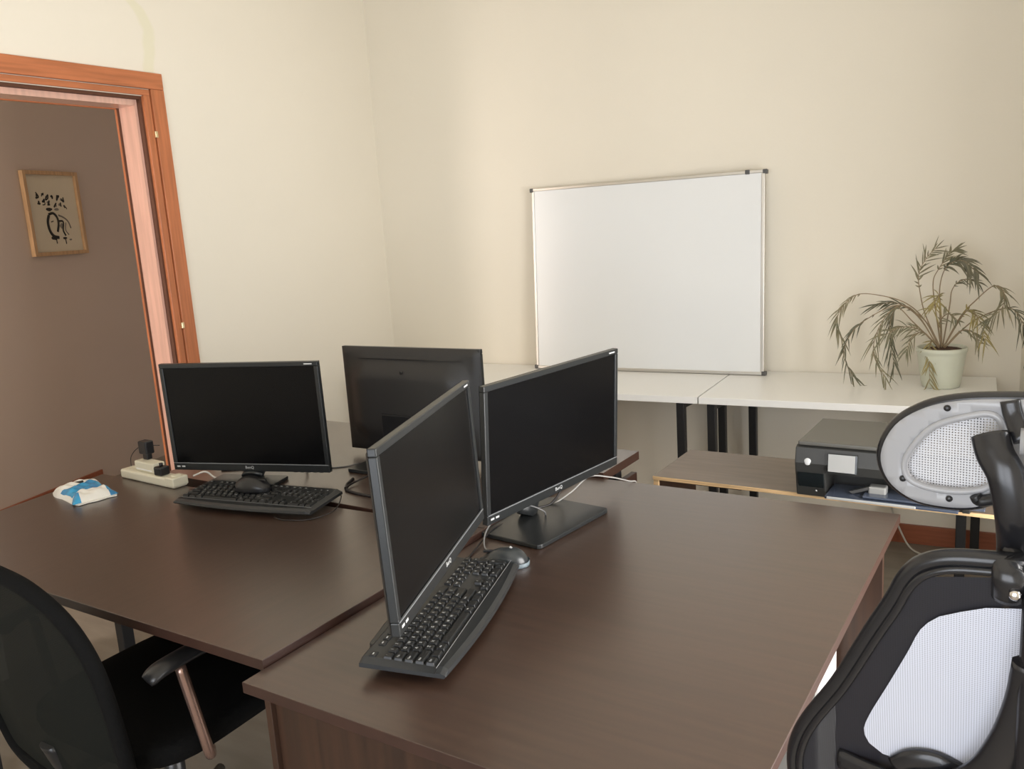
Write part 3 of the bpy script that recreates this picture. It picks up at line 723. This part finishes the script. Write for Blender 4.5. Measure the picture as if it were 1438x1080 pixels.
for i in range(NU+1):
    for j in range(NV+1): vm[g[i][j]] = b.bm.verts.new(g[i][j].co)
lo = [b.bm.verts.new((x, y, 0)) for x, y in ((-.0975, -.0625), (.0975, -.0625), (.0975, .0625), (-.0975, .0625))]
for i in range(NU):
    for j in range(NV):
        f = b.bm.faces.new([vm[g[i][j]], vm[g[i+1][j]], vm[g[i+1][j+1]], vm[g[i][j+1]]]); f.smooth = True
        u, v = (i+.5)/NU, (j+.5)/NV
        band = .34+.03*math.sin(v*5) < u < .76+.02*math.sin(v*7) and .06 < v < .96
        low = u > .84 and (v < .16 or v > .80)
        f.material_index = bi if band or low else wi
b.bm.faces.new(lo); tb.free(); b.obj('wrapper', t)
B().box((-.064, -.016, .024), (-.057, .020, .0305), M['ink'], .001).obj('dark_print', t)
B().prism([(.0975, -.06), (.112, -.055), (.108, -.03), (.113, 0), (.107, .03), (.112, .055), (.0975, .06)], .001, .004, M['packwhite']).obj('crimped_end', t)
B().prism([(-.0975, -.06), (-.110, -.05), (-.106, -.02), (-.112, .02), (-.107, .05), (-.0975, .06)], .001, .004, M['packwhite']).obj('crimped_end', t)

# ================================================================ PRINTER
PX, PY = -.390, 2.510
t = thing('printer', 'black inkjet printer with small screen and open paper tray on the plywood table', 'printer', (PX, PY, .6804), math.radians(-.5))
w, dd = .440, .285; zt = .152
b = B()
prof = [(-dd/2+.012, .0), (-dd/2+.004, .04), (-dd/2-.004, .075), (-dd/2-.008, .100), (-dd/2+.002, .142), (-dd/2+.012, .1465), (dd/2, .1465), (dd/2, 0)]
# side blocks left/right, roof between (opening in the middle for the paper)
x0, x1, xo0, xo1 = -w/2, w/2, -w/2+.082, w/2-.02
b.prism(prof, x0, xo0, M['prn'], axis='X', bev=.003); b.prism(prof, xo1, x1, M['prn'], axis='X', bev=.003)
b.box((xo0-.001, -.04, 0), (xo1+.001, dd/2-.001, .146), M['prn'])
b.prism([(-dd/2-.004, .075), (-dd/2-.008, .100), (-dd/2+.002, .142), (-dd/2+.012, .1465), (-.03, .1465), (-.03, .075)], xo0-.001, xo1+.001, M['prn'], axis='X')
b.box((xo0, -dd/2+.02, 0), (xo1, -.03, .012), M['prndark'])
b.obj('body', t)
B().prism([(-dd/2+.0145, .004), (-dd/2+.0005, .045), (-dd/2-.006, .072), (-dd/2+.03, .072), (-dd/2+.03, .004)], x0+.006, xo0-.004, M['prndark'], axis='X', bev=.002).obj('ink_door', t)
B().box((x0+.006, -dd/2+.004, .1475), (x1-.004, dd/2+.002, .160), M['prnlid'], .004, 3).obj('scanner_lid', t)
fm = Matrix.Translation((0, -dd/2-.0085, .104))@Matrix.Rotation(math.radians(-8), 4, 'X')
sx0 = x0+.090
B().box((sx0, -.004, -.022), (sx0+.078, .002, .030), M['prndark'], .001, mtx=fm).obj('screen_surround', t)
B().box((sx0+.002, -.0048, -.020), (sx0+.072, -.0038, .028), M['lcd'], mtx=fm).obj('touch_screen', t)
b = B(); b.lathe([(0, 0), (.010, 0), (.010, .002), (.008, .003), (0, .003)], M['legend'], 20, mtx=Matrix.Translation((x0+.035, -dd/2-.0045, .104))@Matrix.Rotation(PI/2+math.radians(-8), 4, 'X')); b.obj('power_button', t)
for k in range(2):
    b = B(); b.lathe([(0, 0), (.0055, 0), (.005, .0015), (0, .002)], M['lcd'], 14, mtx=Matrix.Translation((sx0+.140, -dd/2-.0055+k*.002, .118-k*.020))@Matrix.Rotation(PI/2+math.radians(-8), 4, 'X')); b.obj('button', t)
b = B(); b.lathe([(0, 0), (.004, 0), (0, .002)], M['legend'], 12, mtx=Matrix.Translation((x0+.055, -dd/2+.009, .018))@Matrix.Rotation(PI/2, 4, 'X')); b.obj('round_emblem', t)
tr = B().box((xo0+.004, -dd/2-.030, .010), (xo1-.004, -.05, .018), M['tray'], .002).obj('paper_tray', t)
B().box((xo0+.010, -dd/2-.034, .011), (xo0+.235, -dd/2-.0302, .0185), M['trayedge'], .002).obj('tray_rim', tr)
B().box((xo0+.10, -dd/2-.020, .020), (xo1+.055, -dd/2+.030, .0265), M['tray'], .002).obj('tray_extension', tr)
b = B(); b.box((xo0+.110, -dd/2+.01, .022), (xo0+.155, -dd/2+.045, .045), M['lcd'], .004, mtx=None); b.prism([(xo0+.06, .024), (xo0+.115, .045), (xo0+.125, .040), (xo0+.07, .019)], -dd/2+.012, -dd/2+.022, M['greyplastic'], axis='Y'); b.obj('paper_stop', tr)

# ================================================================ POTTED PALM
def potted_palm():
    bx, by, bz = -.385, 3.670, .7505
    t = thing('potted_palm', 'drooping half-dry palm in a pale green pot on the right white table', 'plant', (bx, by, bz))
    B().lathe([(0, 0), (.066, 0), (.068, .004), (.072, .02), (.086, .125), (.089, .138), (.0915, .140), (.0915, .155), (.0885, .157), (.086, .155), (.084, .140), (.08, .12), (0, .12)], M['pot'], 40).obj('pot', t)
    def so(u, v):
        a = 2*PI*u; r = .0835*v
        return Vector((r*math.cos(a), r*math.sin(a), .143+.012*math.cos(v*PI/2)+.0025*math.sin(a*5+v*9)))
    B().grid(so, 32, 8, M['soil']).obj('soil', t)
    rnd = random.Random(11)
    # px -> local metres in the plane of the pot
    def W(px, py, dy=0.0):
        return Vector(((px-1322)*.00272*1.0, dy, .168-(py-483)*.00268+(px-1322)*.00024-dy*.17))
    def frond(pts, mat, l0, l1, n, droop, start=.35, ang=38, dy=.0, name='frond', two=True, wleaf=.0030):
        k = len(pts)
        P = [W(p[0], p[1], dy*(i/(k-1))**1.2) for i, p in enumerate(pts)]; P = [Vector((min(q_.x, RX+(RY-by-q_.y)*.343-.016-bx), q_.y, q_.z)) for q_ in P]; P[0] = Vector((P[0].x*.35, dy*.1, .150))
        path = smooth_path(P, 8); m = len(path)
        b = B(); b.tube(path, [.0030*(1-.75*i/(m-1)) for i in range(m)], M['stem'], n=6)
        li = b.mi(mat)
        n = int(n*1.35)
        for q in range(n):
            f = start+(1-start)*q/(n-1); idx = f*(m-1); i0 = min(int(idx), m-2); fr = idx-i0
            p = path[i0].lerp(path[i0+1], fr); tg = (path[i0+1]-path[i0]).normalized()
            side = tg.cross(Vector((0, 1, 0))); side = side.normalized() if side.length > .1 else Vector((1, 0, 0))
            L = 1.2*(l0+(l1-l0)*(q/(n-1)))*rnd.uniform(.55, 1.35)*(math.sin(min(1, (q+1)/(n*.35))*PI/2))
            for sg in ((1, -1) if two else (1,)):
                if rnd.random() < .22: continue
                a = math.radians(ang*rnd.uniform(.45, 1.55))
                d = tg*math.cos(a)+side*sg*math.sin(a)+Vector((0, rnd.uniform(-.45, .45), rnd.uniform(-.25, .1))); d.normalize()
                wv = d.cross(Vector((rnd.uniform(-.4, .4), 1, rnd.uniform(-.3, .3)))).normalized()*wleaf*rnd.uniform(.7, 1.2)
                prev = None; seg = 5
                for j in range(seg+1):
                    x = j/seg; c = p+d*L*x+Vector((0, 0, -droop*L*x*x)); ww = wv*(math.sin(PI*(.08+.92*x)**.8)*.9+.05)
                    up = Vector((0, 1, 0))*.0008
                    c.z = max(c.z, .006); c.x = min(c.x, RX+(RY-by-c.y)*.343-.012-bx); cur = (b.bm.verts.new(c-ww), b.bm.verts.new(c+up), b.bm.verts.new(c+ww))
                    if prev:
                        for a_, c_ in ((0, 1), (1, 2)):
                            fc = b.bm.faces.new([prev[a_], prev[c_], cur[c_], cur[a_]]); fc.material_index = li; fc.smooth = True
                    prev = cur
        return b.obj(name, t, recalc=False)
    Lf, Ld, Ly = M['leaf'], M['leafd'], M['leafy']
    frond([(1318, 474), (1300, 440), (1292, 405), (1290, 378), (1300, 356), (1313, 343)], Lf, .06, .045, 12, .1, .45, 30, -.02)
    frond([(1322, 474), (1318, 430), (1318, 395), (1326, 372), (1345, 366), (1365, 386)], Ld, .055, .045, 16, .5, .55, 34, -.03, wleaf=.0045)
    frond([(1320, 474), (1312, 430), (1308, 392), (1314, 374), (1328, 352), (1336, 347)], Lf, .05, .04, 9, .1, .6, 26, .02)
    frond([(1316, 474), (1300, 448), (1275, 420), (1240, 405), (1208, 401), (1187, 420), (1181, 445), (1189, 466)], Lf, .05, .05, 14, .35, .55, 22, -.06)
    frond([(1314, 474), (1290, 440), (1262, 422), (1222, 440), (1203, 460), (1194, 490), (1208, 524)], Ld, .05, .05, 14, .3, .45, 20, -.10)
    frond([(1314, 474), (1288, 435), (1264, 424), (1243, 452), (1237, 492), (1256, 530)], Lf, .06, .06, 16, .3, .35, 22, -.14)
    frond([(1316, 474), (1284, 448), (1262, 425), (1254, 460), (1262, 512)], Ld, .065, .055, 16, .35, .40, 24, -.05)
    frond([(1316, 474), (1296, 462), (1272, 455), (1250, 466)], Lf, .045, .05, 12, .4, .3, 34, -.08)
    frond([(1318, 474), (1298, 446), (1262, 418), (1230, 417)], Ld, .05, .05, 8, .2, .5, 18, .04)
    frond([(1326, 474), (1345, 445), (1362, 425), (1384, 406), (1397, 416), (1396, 438), (1380, 454)], Lf, .05, .045, 13, .45, .50, 30, -.06)
    frond([(1330, 474), (1358, 455), (1392, 440), (1410, 442), (1424, 468), (1434, 500)], Ld, .065, .05, 14, .35, .50, 26, -.10)
    frond([(1326, 474), (1344, 450), (1356, 437), (1368, 450), (1378, 480)], Ly, .055, .045, 14, .45, .30, 36, -.07)
    frond([(1322, 474), (1320, 440), (1317, 412), (1310, 432)], Ly, .045, .045, 9, .5, .55, 60, -.03)
    frond([(1324, 474), (1330, 430), (1333, 404), (1346, 392), (1368, 399)], Ld, .03, .03, 8, .5, .55, 30, .02)
    frond([(1316, 478), (1310, 478), (1309, 496), (1312, 540)], Ly, .05, .045, 13, .2, .25, 30, -.105)
    frond([(1314, 476), (1300, 466), (1286, 470), (1280, 492)], Lf, .04, .035, 10, .4, .3, 34, -.09)
    frond([(1330, 476), (1346, 466), (1362, 470), (1372, 486)], Lf, .04, .035, 10, .4, .3, 34, -.07)
    frond([(1322, 474), (1318, 455), (1330, 440), (1344, 452)], Lf, .04, .03, 10, .3, .3, 40, -.05)
potted_palm()

# ================================================================ RIGHT CHAIR (mesh back with headrest)
def mirror(pts): return [(-u, v) for u, v in reversed(pts) if abs(u) > 1e-4]
def fill_outline(b, outline, fn, mat, n=26, m=26):
    """grid-filled sheet inside a closed outline (u,v) symmetric or not, scanned by v; fn maps (u,v) to 3D"""
    vs = [p[1] for p in outline]; v0, v1 = min(vs)+1e-4, max(vs)-1e-4
    def span(v):
        xs = []
        k = len(outline)
        for i in range(k):
            (u0, a), (u1, c) = outline[i], outline[(i+1) % k]
            if (a-v)*(c-v) <= 0 and abs(a-c) > 1e-9: xs.append(u0+(u1-u0)*(v-a)/(c-a))
        return (min(xs), max(xs)) if xs else (0, 0)
    def f(s, t_):
        v = v0+(v1-v0)*t_; l, r = span(v); return fn(l+(r-l)*s, v)
    b.grid(f, n, m, mat)
K = .903; SH = .030                      # half the gap between the two headrest arms
cx = -.026*K+SH
t = thing('office_chair', 'black mesh-back office chair with a pale net headrest beside the near desk', 'chair', (cx, 1.12, 0), 0)
Ty, Tz = .962*K-1.12, 1.5-(1.5-1.133)*K
rec = math.radians(14)
def bp(u, v, off=0.0):
    """point of the backrest sheet; off>0 towards the rear of the chair"""
    dep = .22*u*u
    return Vector((u, Ty-v*math.sin(rec)+dep-off*math.cos(rec), Tz+v*math.cos(rec)-off*math.sin(rec)))
def half(L, c0, c1):
    """left-hand outline in measured units -> chair units, closed by its mirror image"""
    A = [(0, c0*K)]+[(u*K-SH, v*K) for u, v in L]+[(0, c1*K)]
    return A+[(-u, v) for u, v in reversed(A[1:-1])]
def spl(P, n): return [(p.x, p.y) for p in smooth_path([(u, v, 0) for u, v in P], n, closed=True)]
OUT = [(-.020, -.016), (-.064, -.022), (-.091, -.036), (-.107, -.058), (-.121, -.092), (-.145, -.143), (-.187, -.236), (-.229, -.314), (-.249, -.365), (-.256, -.41), (-.250, -.465), (-.215, -.515), (-.15, -.545), (-.06, -.555)]
FS = spl(half(OUT, -.014, -.556), 5)
b = B(); b.tube([bp(u, v, -.004) for u, v in FS], .0085, M['frameblk'], n=12, closed=True, up=(0, 1, 0.2), sx=1.1); b.obj('back_frame', t)
b = B(); b.tube([bp(u*.962, -.25+(v+.25)*.962, .003) for u, v in FS], .0045, M['frameblk'], n=10, closed=True); o = b.obj('inner_rim', t)
INN = [(u*.955, -.25+(v+.25)*.955) for u, v in FS]
b = B(); fill_outline(b, INN, lambda u, v: bp(u, v, .002), M['netblack'], 24, 24); b.obj('back_net', t, recalc=False)
HOLE = [(-.020, -.070), (-.045, -.081), (-.071, -.095), (-.090, -.118), (-.104, -.155), (-.127, -.213), (-.150, -.270), (-.157, -.300), (-.146, -.322), (-.115, -.334), (-.06, -.338)]
HS = spl(half(HOLE, -.060, -.340), 4)
b = B(); fill_outline(b, HS, lambda u, v: bp(u, v, .0060), M['netpale'], 24, 24); o = b.obj('net_panel', t, recalc=False); o['label'] = 'pale bluish white net panel'
def mu(u, sg): return sg*(u*K-SH)
for sg in (1, -1):
    pts = [bp(mu(u, sg), v*K, o_) for u, v, o_ in ((.028, -.100, .045), (.020, -.160, .042), (.004, -.225, .038), (-.022, -.288, .032), (-.062, -.330, .026), (-.105, -.356, .020), (-.150, -.362, .012), (-.190, -.362, .004))]
    pp = smooth_path(pts, 6); m_ = len(pp)
    B().tube(pp, [.025-.010*i/(m_-1) for i in range(m_)], M['frameblk'], n=14, up=(0, 1, .2), sx=.45).obj('lumbar_arm', t)
    pts = smooth_path([bp(mu(-.050, sg), -.315*K, .012), bp(mu(-.075, sg), -.306*K, .014), bp(mu(-.100, sg), -.313*K, .014), bp(mu(-.118, sg), -.333*K, .012)], 6)
    B().tube(pts, .012, M['frameblk'], n=10, up=(0, 1, 0), sx=.5).obj('lumbar_pad', t)
pts = smooth_path([(0, -.06, .43), (0, -.13, .55), bp(0, -.46, .05), bp(0, -.34, .065), bp(0, -.22, .058), bp(0, -.10, .045), bp(0, -.03, .020)], 6)
B().tube(pts, .024, M['frameblk'], n=14, up=(0, 1, 0), sx=.6).obj('spine', t)
# headrest
HT = Vector((0, 1.015*K-1.12, 1.5-(1.5-1.233)*K)); hrec = math.radians(5)
def hp_(u, v, off=0.0):
    dep = .8*u*u
    return HT+Vector((u, dep-off-v*math.sin(hrec), v*math.cos(hrec)))
HO = [(-.015, .050), (-.059, .045), (-.096, .033), (-.128, .008), (-.143, -.029), (-.134, -.060), (-.108, -.078), (-.076, -.081), (-.047, -.077), (-.022, -.066)]
HSs = spl(half(HO, .051, -.045), 5)
HI = [(-.030, .033), (-.055, .028), (-.085, .014), (-.104, -.008), (-.116, -.034), (-.110, -.054), (-.083, -.061), (-.050, -.058), (-.028, -.047), (-.018, -.020), (-.019, .018)]
HI_L = [(u*K-SH, v*K) for u, v in HI]
# plate with two net windows, one each side of a middle bridge
def inside(poly, x, y):
    c = False; k = len(poly)
    for i in range(k):
        (x0, y0), (x1, y1) = poly[i], poly[(i+1) % k]
        if (y0 > y) != (y1 > y) and x < (x1-x0)*(y-y0)/(y1-y0)+x0: c = not c
    return c
WL = spl(HI_L, 6); WR = [(-u, v) for u, v in reversed(WL)]
from mathutils.geometry import delaunay_2d_cdt
V2 = []; E2 = []
for loop in (HSs, WL, WR):
    i0 = len(V2); V2 += [Vector(p) for p in loop]; E2 += [(i0+i, i0+(i+1) % len(loop)) for i in range(len(loop))]
for i in range(-16, 17):
    for j in range(-9, 8):
        p = (i*.0095, j*.0095)
        if inside(HSs, *p) and not inside(WL, *p) and not inside(WR, *p): V2.append(Vector(p))
vo, eo, fo, *_ = delaunay_2d_cdt(V2, E2, [], 0, 1e-6)
tb = bmesh.new(); bv = [tb.verts.new(hp_(p.x, p.y, .006)) for p in vo]
for f in fo:
    c = sum((vo[i] for i in f), Vector((0, 0)))/len(f)
    if inside(HSs, *c) and not inside(WL, *c) and not inside(WR, *c):
        try: tb.faces.new([bv[i] for i in f]).smooth = True
        except ValueError: pass
for v in [v for v in tb.verts if not v.link_faces]: tb.verts.remove(v)
bmesh.ops.recalc_face_normals(tb, faces=tb.faces)
ret = bmesh.ops.extrude_face_region(tb, geom=tb.faces[:])
for g_ in ret['geom']:
    if isinstance(g_, bmesh.types.BMVert): g_.co.y += .014
b = B(); b._merge(tb, M['hgrey'])
for W_ in (WL, WR): b.tube([hp_(u, v, .006) for u, v in W_], .0035, M['hgrey'], n=8, closed=True)
hr = b.obj('headrest_frame', t); hr['label'] = 'grey plastic headrest frame'
b = B(); b.tube([hp_(u, v, -.006) for u, v in HSs], .0060, M['frameblk'], n=10, closed=True, up=(0, 1, 0), sx=1.3); b.obj('outer_rim', hr)
for W_ in (WL, WR):
    b = B(); fill_outline(b, W_, lambda u, v: hp_(u, v, -.001), M['nethead'], 24, 16); o = b.obj('headrest_net', t, recalc=False); o['label'] = 'pale white headrest net'
for sg in (1, -1):
    for u, v in ((-.118, -.054), (-.073, .036), (-.069, -.070), (-.012, -.052)):
        b = B(); b.lathe([(0, 0), (.0034, 0), (.003, .0015), (0, .0015)], M['blk'], 12, mtx=Matrix.Translation(hp_(mu(u, sg), v*K, .0066))@Matrix.Rotation(PI/2, 4, 'X')); b.obj('screw', hr)
    B().tube(smooth_path([hp_(mu(-.014, sg), .050*K, .008), hp_(mu(-.010, sg), .034*K, .012), hp_(mu(.000, sg), .012*K, .026)], 5), .0085, M['frameblk'], n=12, sx=.5, up=(0, 1, 0)).obj('fork_arm', t)
    pts = smooth_path([hp_(mu(-.030, sg), .016*K, .026), hp_(mu(-.024, sg), -.002*K, .036), hp_(mu(-.012, sg), -.024*K, .044), hp_(mu(-.004, sg), -.068*K, .042), hp_(mu(-.002, sg), -.115*K, .026), bp(mu(-.004, sg), -.012*K, .020), bp(mu(-.007, sg), -.048*K, .014)], 7)
    m_ = len(pts)
    B().tube(pts, [.0165 if i < m_*.75 else .0165-.004*(i-m_*.75)/(m_*.25) for i in range(m_)], M['frameblk'], n=16, sx=.62, up=(0, 1, 0)).obj('support_arm', t)
    pts = smooth_path([hp_(mu(.004, sg), -.022*K, .024), hp_(mu(-.008, sg), -.044*K, .018), hp_(mu(-.020, sg), -.058*K, .012), hp_(mu(-.038, sg), -.066*K, .010), hp_(mu(-.043, sg), -.060*K, .010)], 6)
    B().tube(pts, .0058, M['blk'], n=10).obj('retaining_hook', t)
    b = B(); b.lathe([(0, 0), (.0052, 0), (.0052, .002), (.003, .004), (0, .004)], M['chrome'], 14, mtx=Matrix.Translation(bp(mu(.001, sg), -.028*K, .0305))@Matrix.Rotation(PI/2, 4, 'X')); b.obj('bolt', t)
B().tube([hp_(-SH-.002, .012, .032), hp_(SH+.002, .012, .032)], .0125, M['hgrey'], n=18).obj('pivot', t)
# seat, column, star base, castors
def seat(t, cx0, cy0, z, w, d, mat):
    def f(u, v):
        a = 2*PI*u; cs, sn = math.cos(a), math.sin(a); k = 4.5
        R = 1/((abs(cs)**k+abs(sn)**k)**(1/k)); r = math.sin(min(1, v*1.0)*PI/2)
        return Vector((cx0+w/2*R*cs*r, cy0+d/2*R*sn*r, 0))
    def top(u, v):
        p = f(u, v); p.z = z+.028*(1-v**4)**.5+.004*math.sin(v*PI); return p
    def bot(u, v):
        p = f(u, v); p.z = z-.030*(1-v**6)**.5; return p
    b = B(); b.grid(top, 48, 12, mat); b.grid(bot, 48, 8, mat); bmesh.ops.remove_doubles(b.bm, verts=b.bm.verts, dist=1e-4)
    return b.obj('seat', t)
def chair_base(t, cx0, cy0, zs, rot=0.3):
    B().tube([(cx0, cy0, .10), (cx0, cy0, zs-.09)], .025, M['blk'], n=16).obj('gas_lift', t)
    B().box((cx0-.09, cy0-.12, zs-.092), (cx0+.09, cy0+.10, zs-.028), M['blk'], .01).obj('tilt_mechanism', t)
    for k in range(5):
        a = rot+2*PI*k/5; d = Vector((math.cos(a), math.sin(a), 0)); c0 = Vector((cx0, cy0, 0))
        leg = B().tube([c0+d*.0+Vector((0, 0, .105)), c0+d*.15+Vector((0, 0, .095)), c0+d*.29+Vector((0, 0, .072))], [.028, .022, .014], M['blk'], n=10).obj('base_spoke', t)
        b = B(); side = Vector((-d.y, d.x, 0)); p = c0+d*.29+Vector((0, 0, .028))
        for sg in (-1, 1): b.tube([p+side*sg*.006, p+side*sg*.024], .0275, M['blk'], n=18)
        b.tube([p+Vector((0, 0, .0)), p+Vector((0, 0, .045))], .006, M['blk'], n=8); b.obj('castor', leg)
seat(t, 0, .12, .515, .50, .48, M['fabric'])
chair_base(t, 0, .09, .515)

# ================================================================ LEFT CHAIR
t = thing('office_chair', 'black mesh-back armchair at the bottom left, pushed up to the left desk', 'chair', (-1.72, 1.06, 0), math.radians(2))
def bl(u, v, off=0.0):
    z = .925+v; y = -.345+.20*(-v)*.9+.45*u*u-off
    return Vector((u, y, z))
o1 = [(0, .0), (-.075, -.008), (-.140, -.030), (-.195, -.078), (-.225, -.14), (-.236, -.22), (-.230, -.34), (-.218, -.44), (-.190, -.495), (-.10, -.515), (0, -.518)]
of = o1+[(-u, v) for u, v in reversed(o1[1:-1])]
os_ = [(p.x, p.y) for p in smooth_path([(u, v, 0) for u, v in of], 5, closed=True)]
B().tube([bl(u, v) for u, v in os_], .0155, M['fabric'], n=12, closed=True).obj('back_frame', t)
b = B(); fill_outline(b, [(u*.97, -.26+(v+.26)*.97) for u, v in os_], lambda u, v: bl(u, v, .004), M['netleft'], 24, 24); b.obj('back_net', t, recalc=False)
pts = smooth_path([(0, -.08, .41), (0, -.20, .41), bl(0, -.50, -.01), bl(0, -.42, .006)], 6)
B().tube(pts, .022, M['blk'], n=12, up=(0, 1, 0), sx=.5).obj('back_support', t)
seat(t, 0, .03, .47, .50, .48, M['fabric'])
chair_base(t, 0, 0, .47, .9)
for sg in (-1, 1):
    pd = B(); pts = smooth_path([(sg*.255, -.20, .668), (sg*.262, -.165, .682), (sg*.265, -.06, .684), (sg*.262, .01, .672)], 6)
    pd.tube(pts, [.020, .024]+[.026]*(len(pts)-4)+[.023, .018], M['blk'], n=14, sx=.5, up=(0, 0, 1)); pad = pd.obj('armrest', t)
    B().tube(smooth_path([(sg*.255, -.125, .665), (sg*.262, -.11, .56), (sg*.262, -.09, .45), (sg*.225, -.06, .43)], 6), .0115, M['tube_reflection'], n=12).obj('arm_tube', t)

# ================================================================ THINGS UNDER THE DESKS
t = thing('white_box', 'white box glimpsed under the near desk beside the right chair', 'computer', (-.525, 1.93, 0), 0)
B().box((-.09, -.03, .012), (.09, .15, .47), M['white'], .004).obj('case', t)  # plain white box of no known use
B().box((-.08, -.0315, .03), (.08, -.0302, .45), M['lcd'], .0005).obj('front_cover', t)
for x in (-.07, .07):
    for y in (-.01, .13): B().lathe([(0, 0), (.012, 0), (.012, .012), (0, .012)], M['blk'], 12, mtx=Matrix.Translation((x, y, 0))).obj('foot', t)
cable('floor_cable', 'pale wire hanging down the back wall beneath the white table', [(-.60, 3.84, .30), (-.585, 3.845, .18), (-.55, 3.83, .09), (-.50, 3.80, .012), (-.44, 3.74, .006)], .004, M['cable_w'])
cable('underdesk_cable', 'grey cable hanging under the left desk beside the armrest', [(-2.2, 1.52, .70), (-2.0, 1.46, .60), (-1.86, 1.44, .57), (-1.75, 1.42, .50), (-1.74, 1.44, .42), (-1.86, 1.45, .40), (-2.1, 1.49, .42)], .004, M['cable_g'])
cable('underdesk_cable', 'tangled pale cable under the right end of the left desk', [(-1.60, 1.48, .66), (-1.52, 1.40, .60), (-1.45, 1.42, .55), (-1.38, 1.38, .60), (-1.32, 1.42, .54), (-1.26, 1.46, .62)], .004, M['cable_w'])
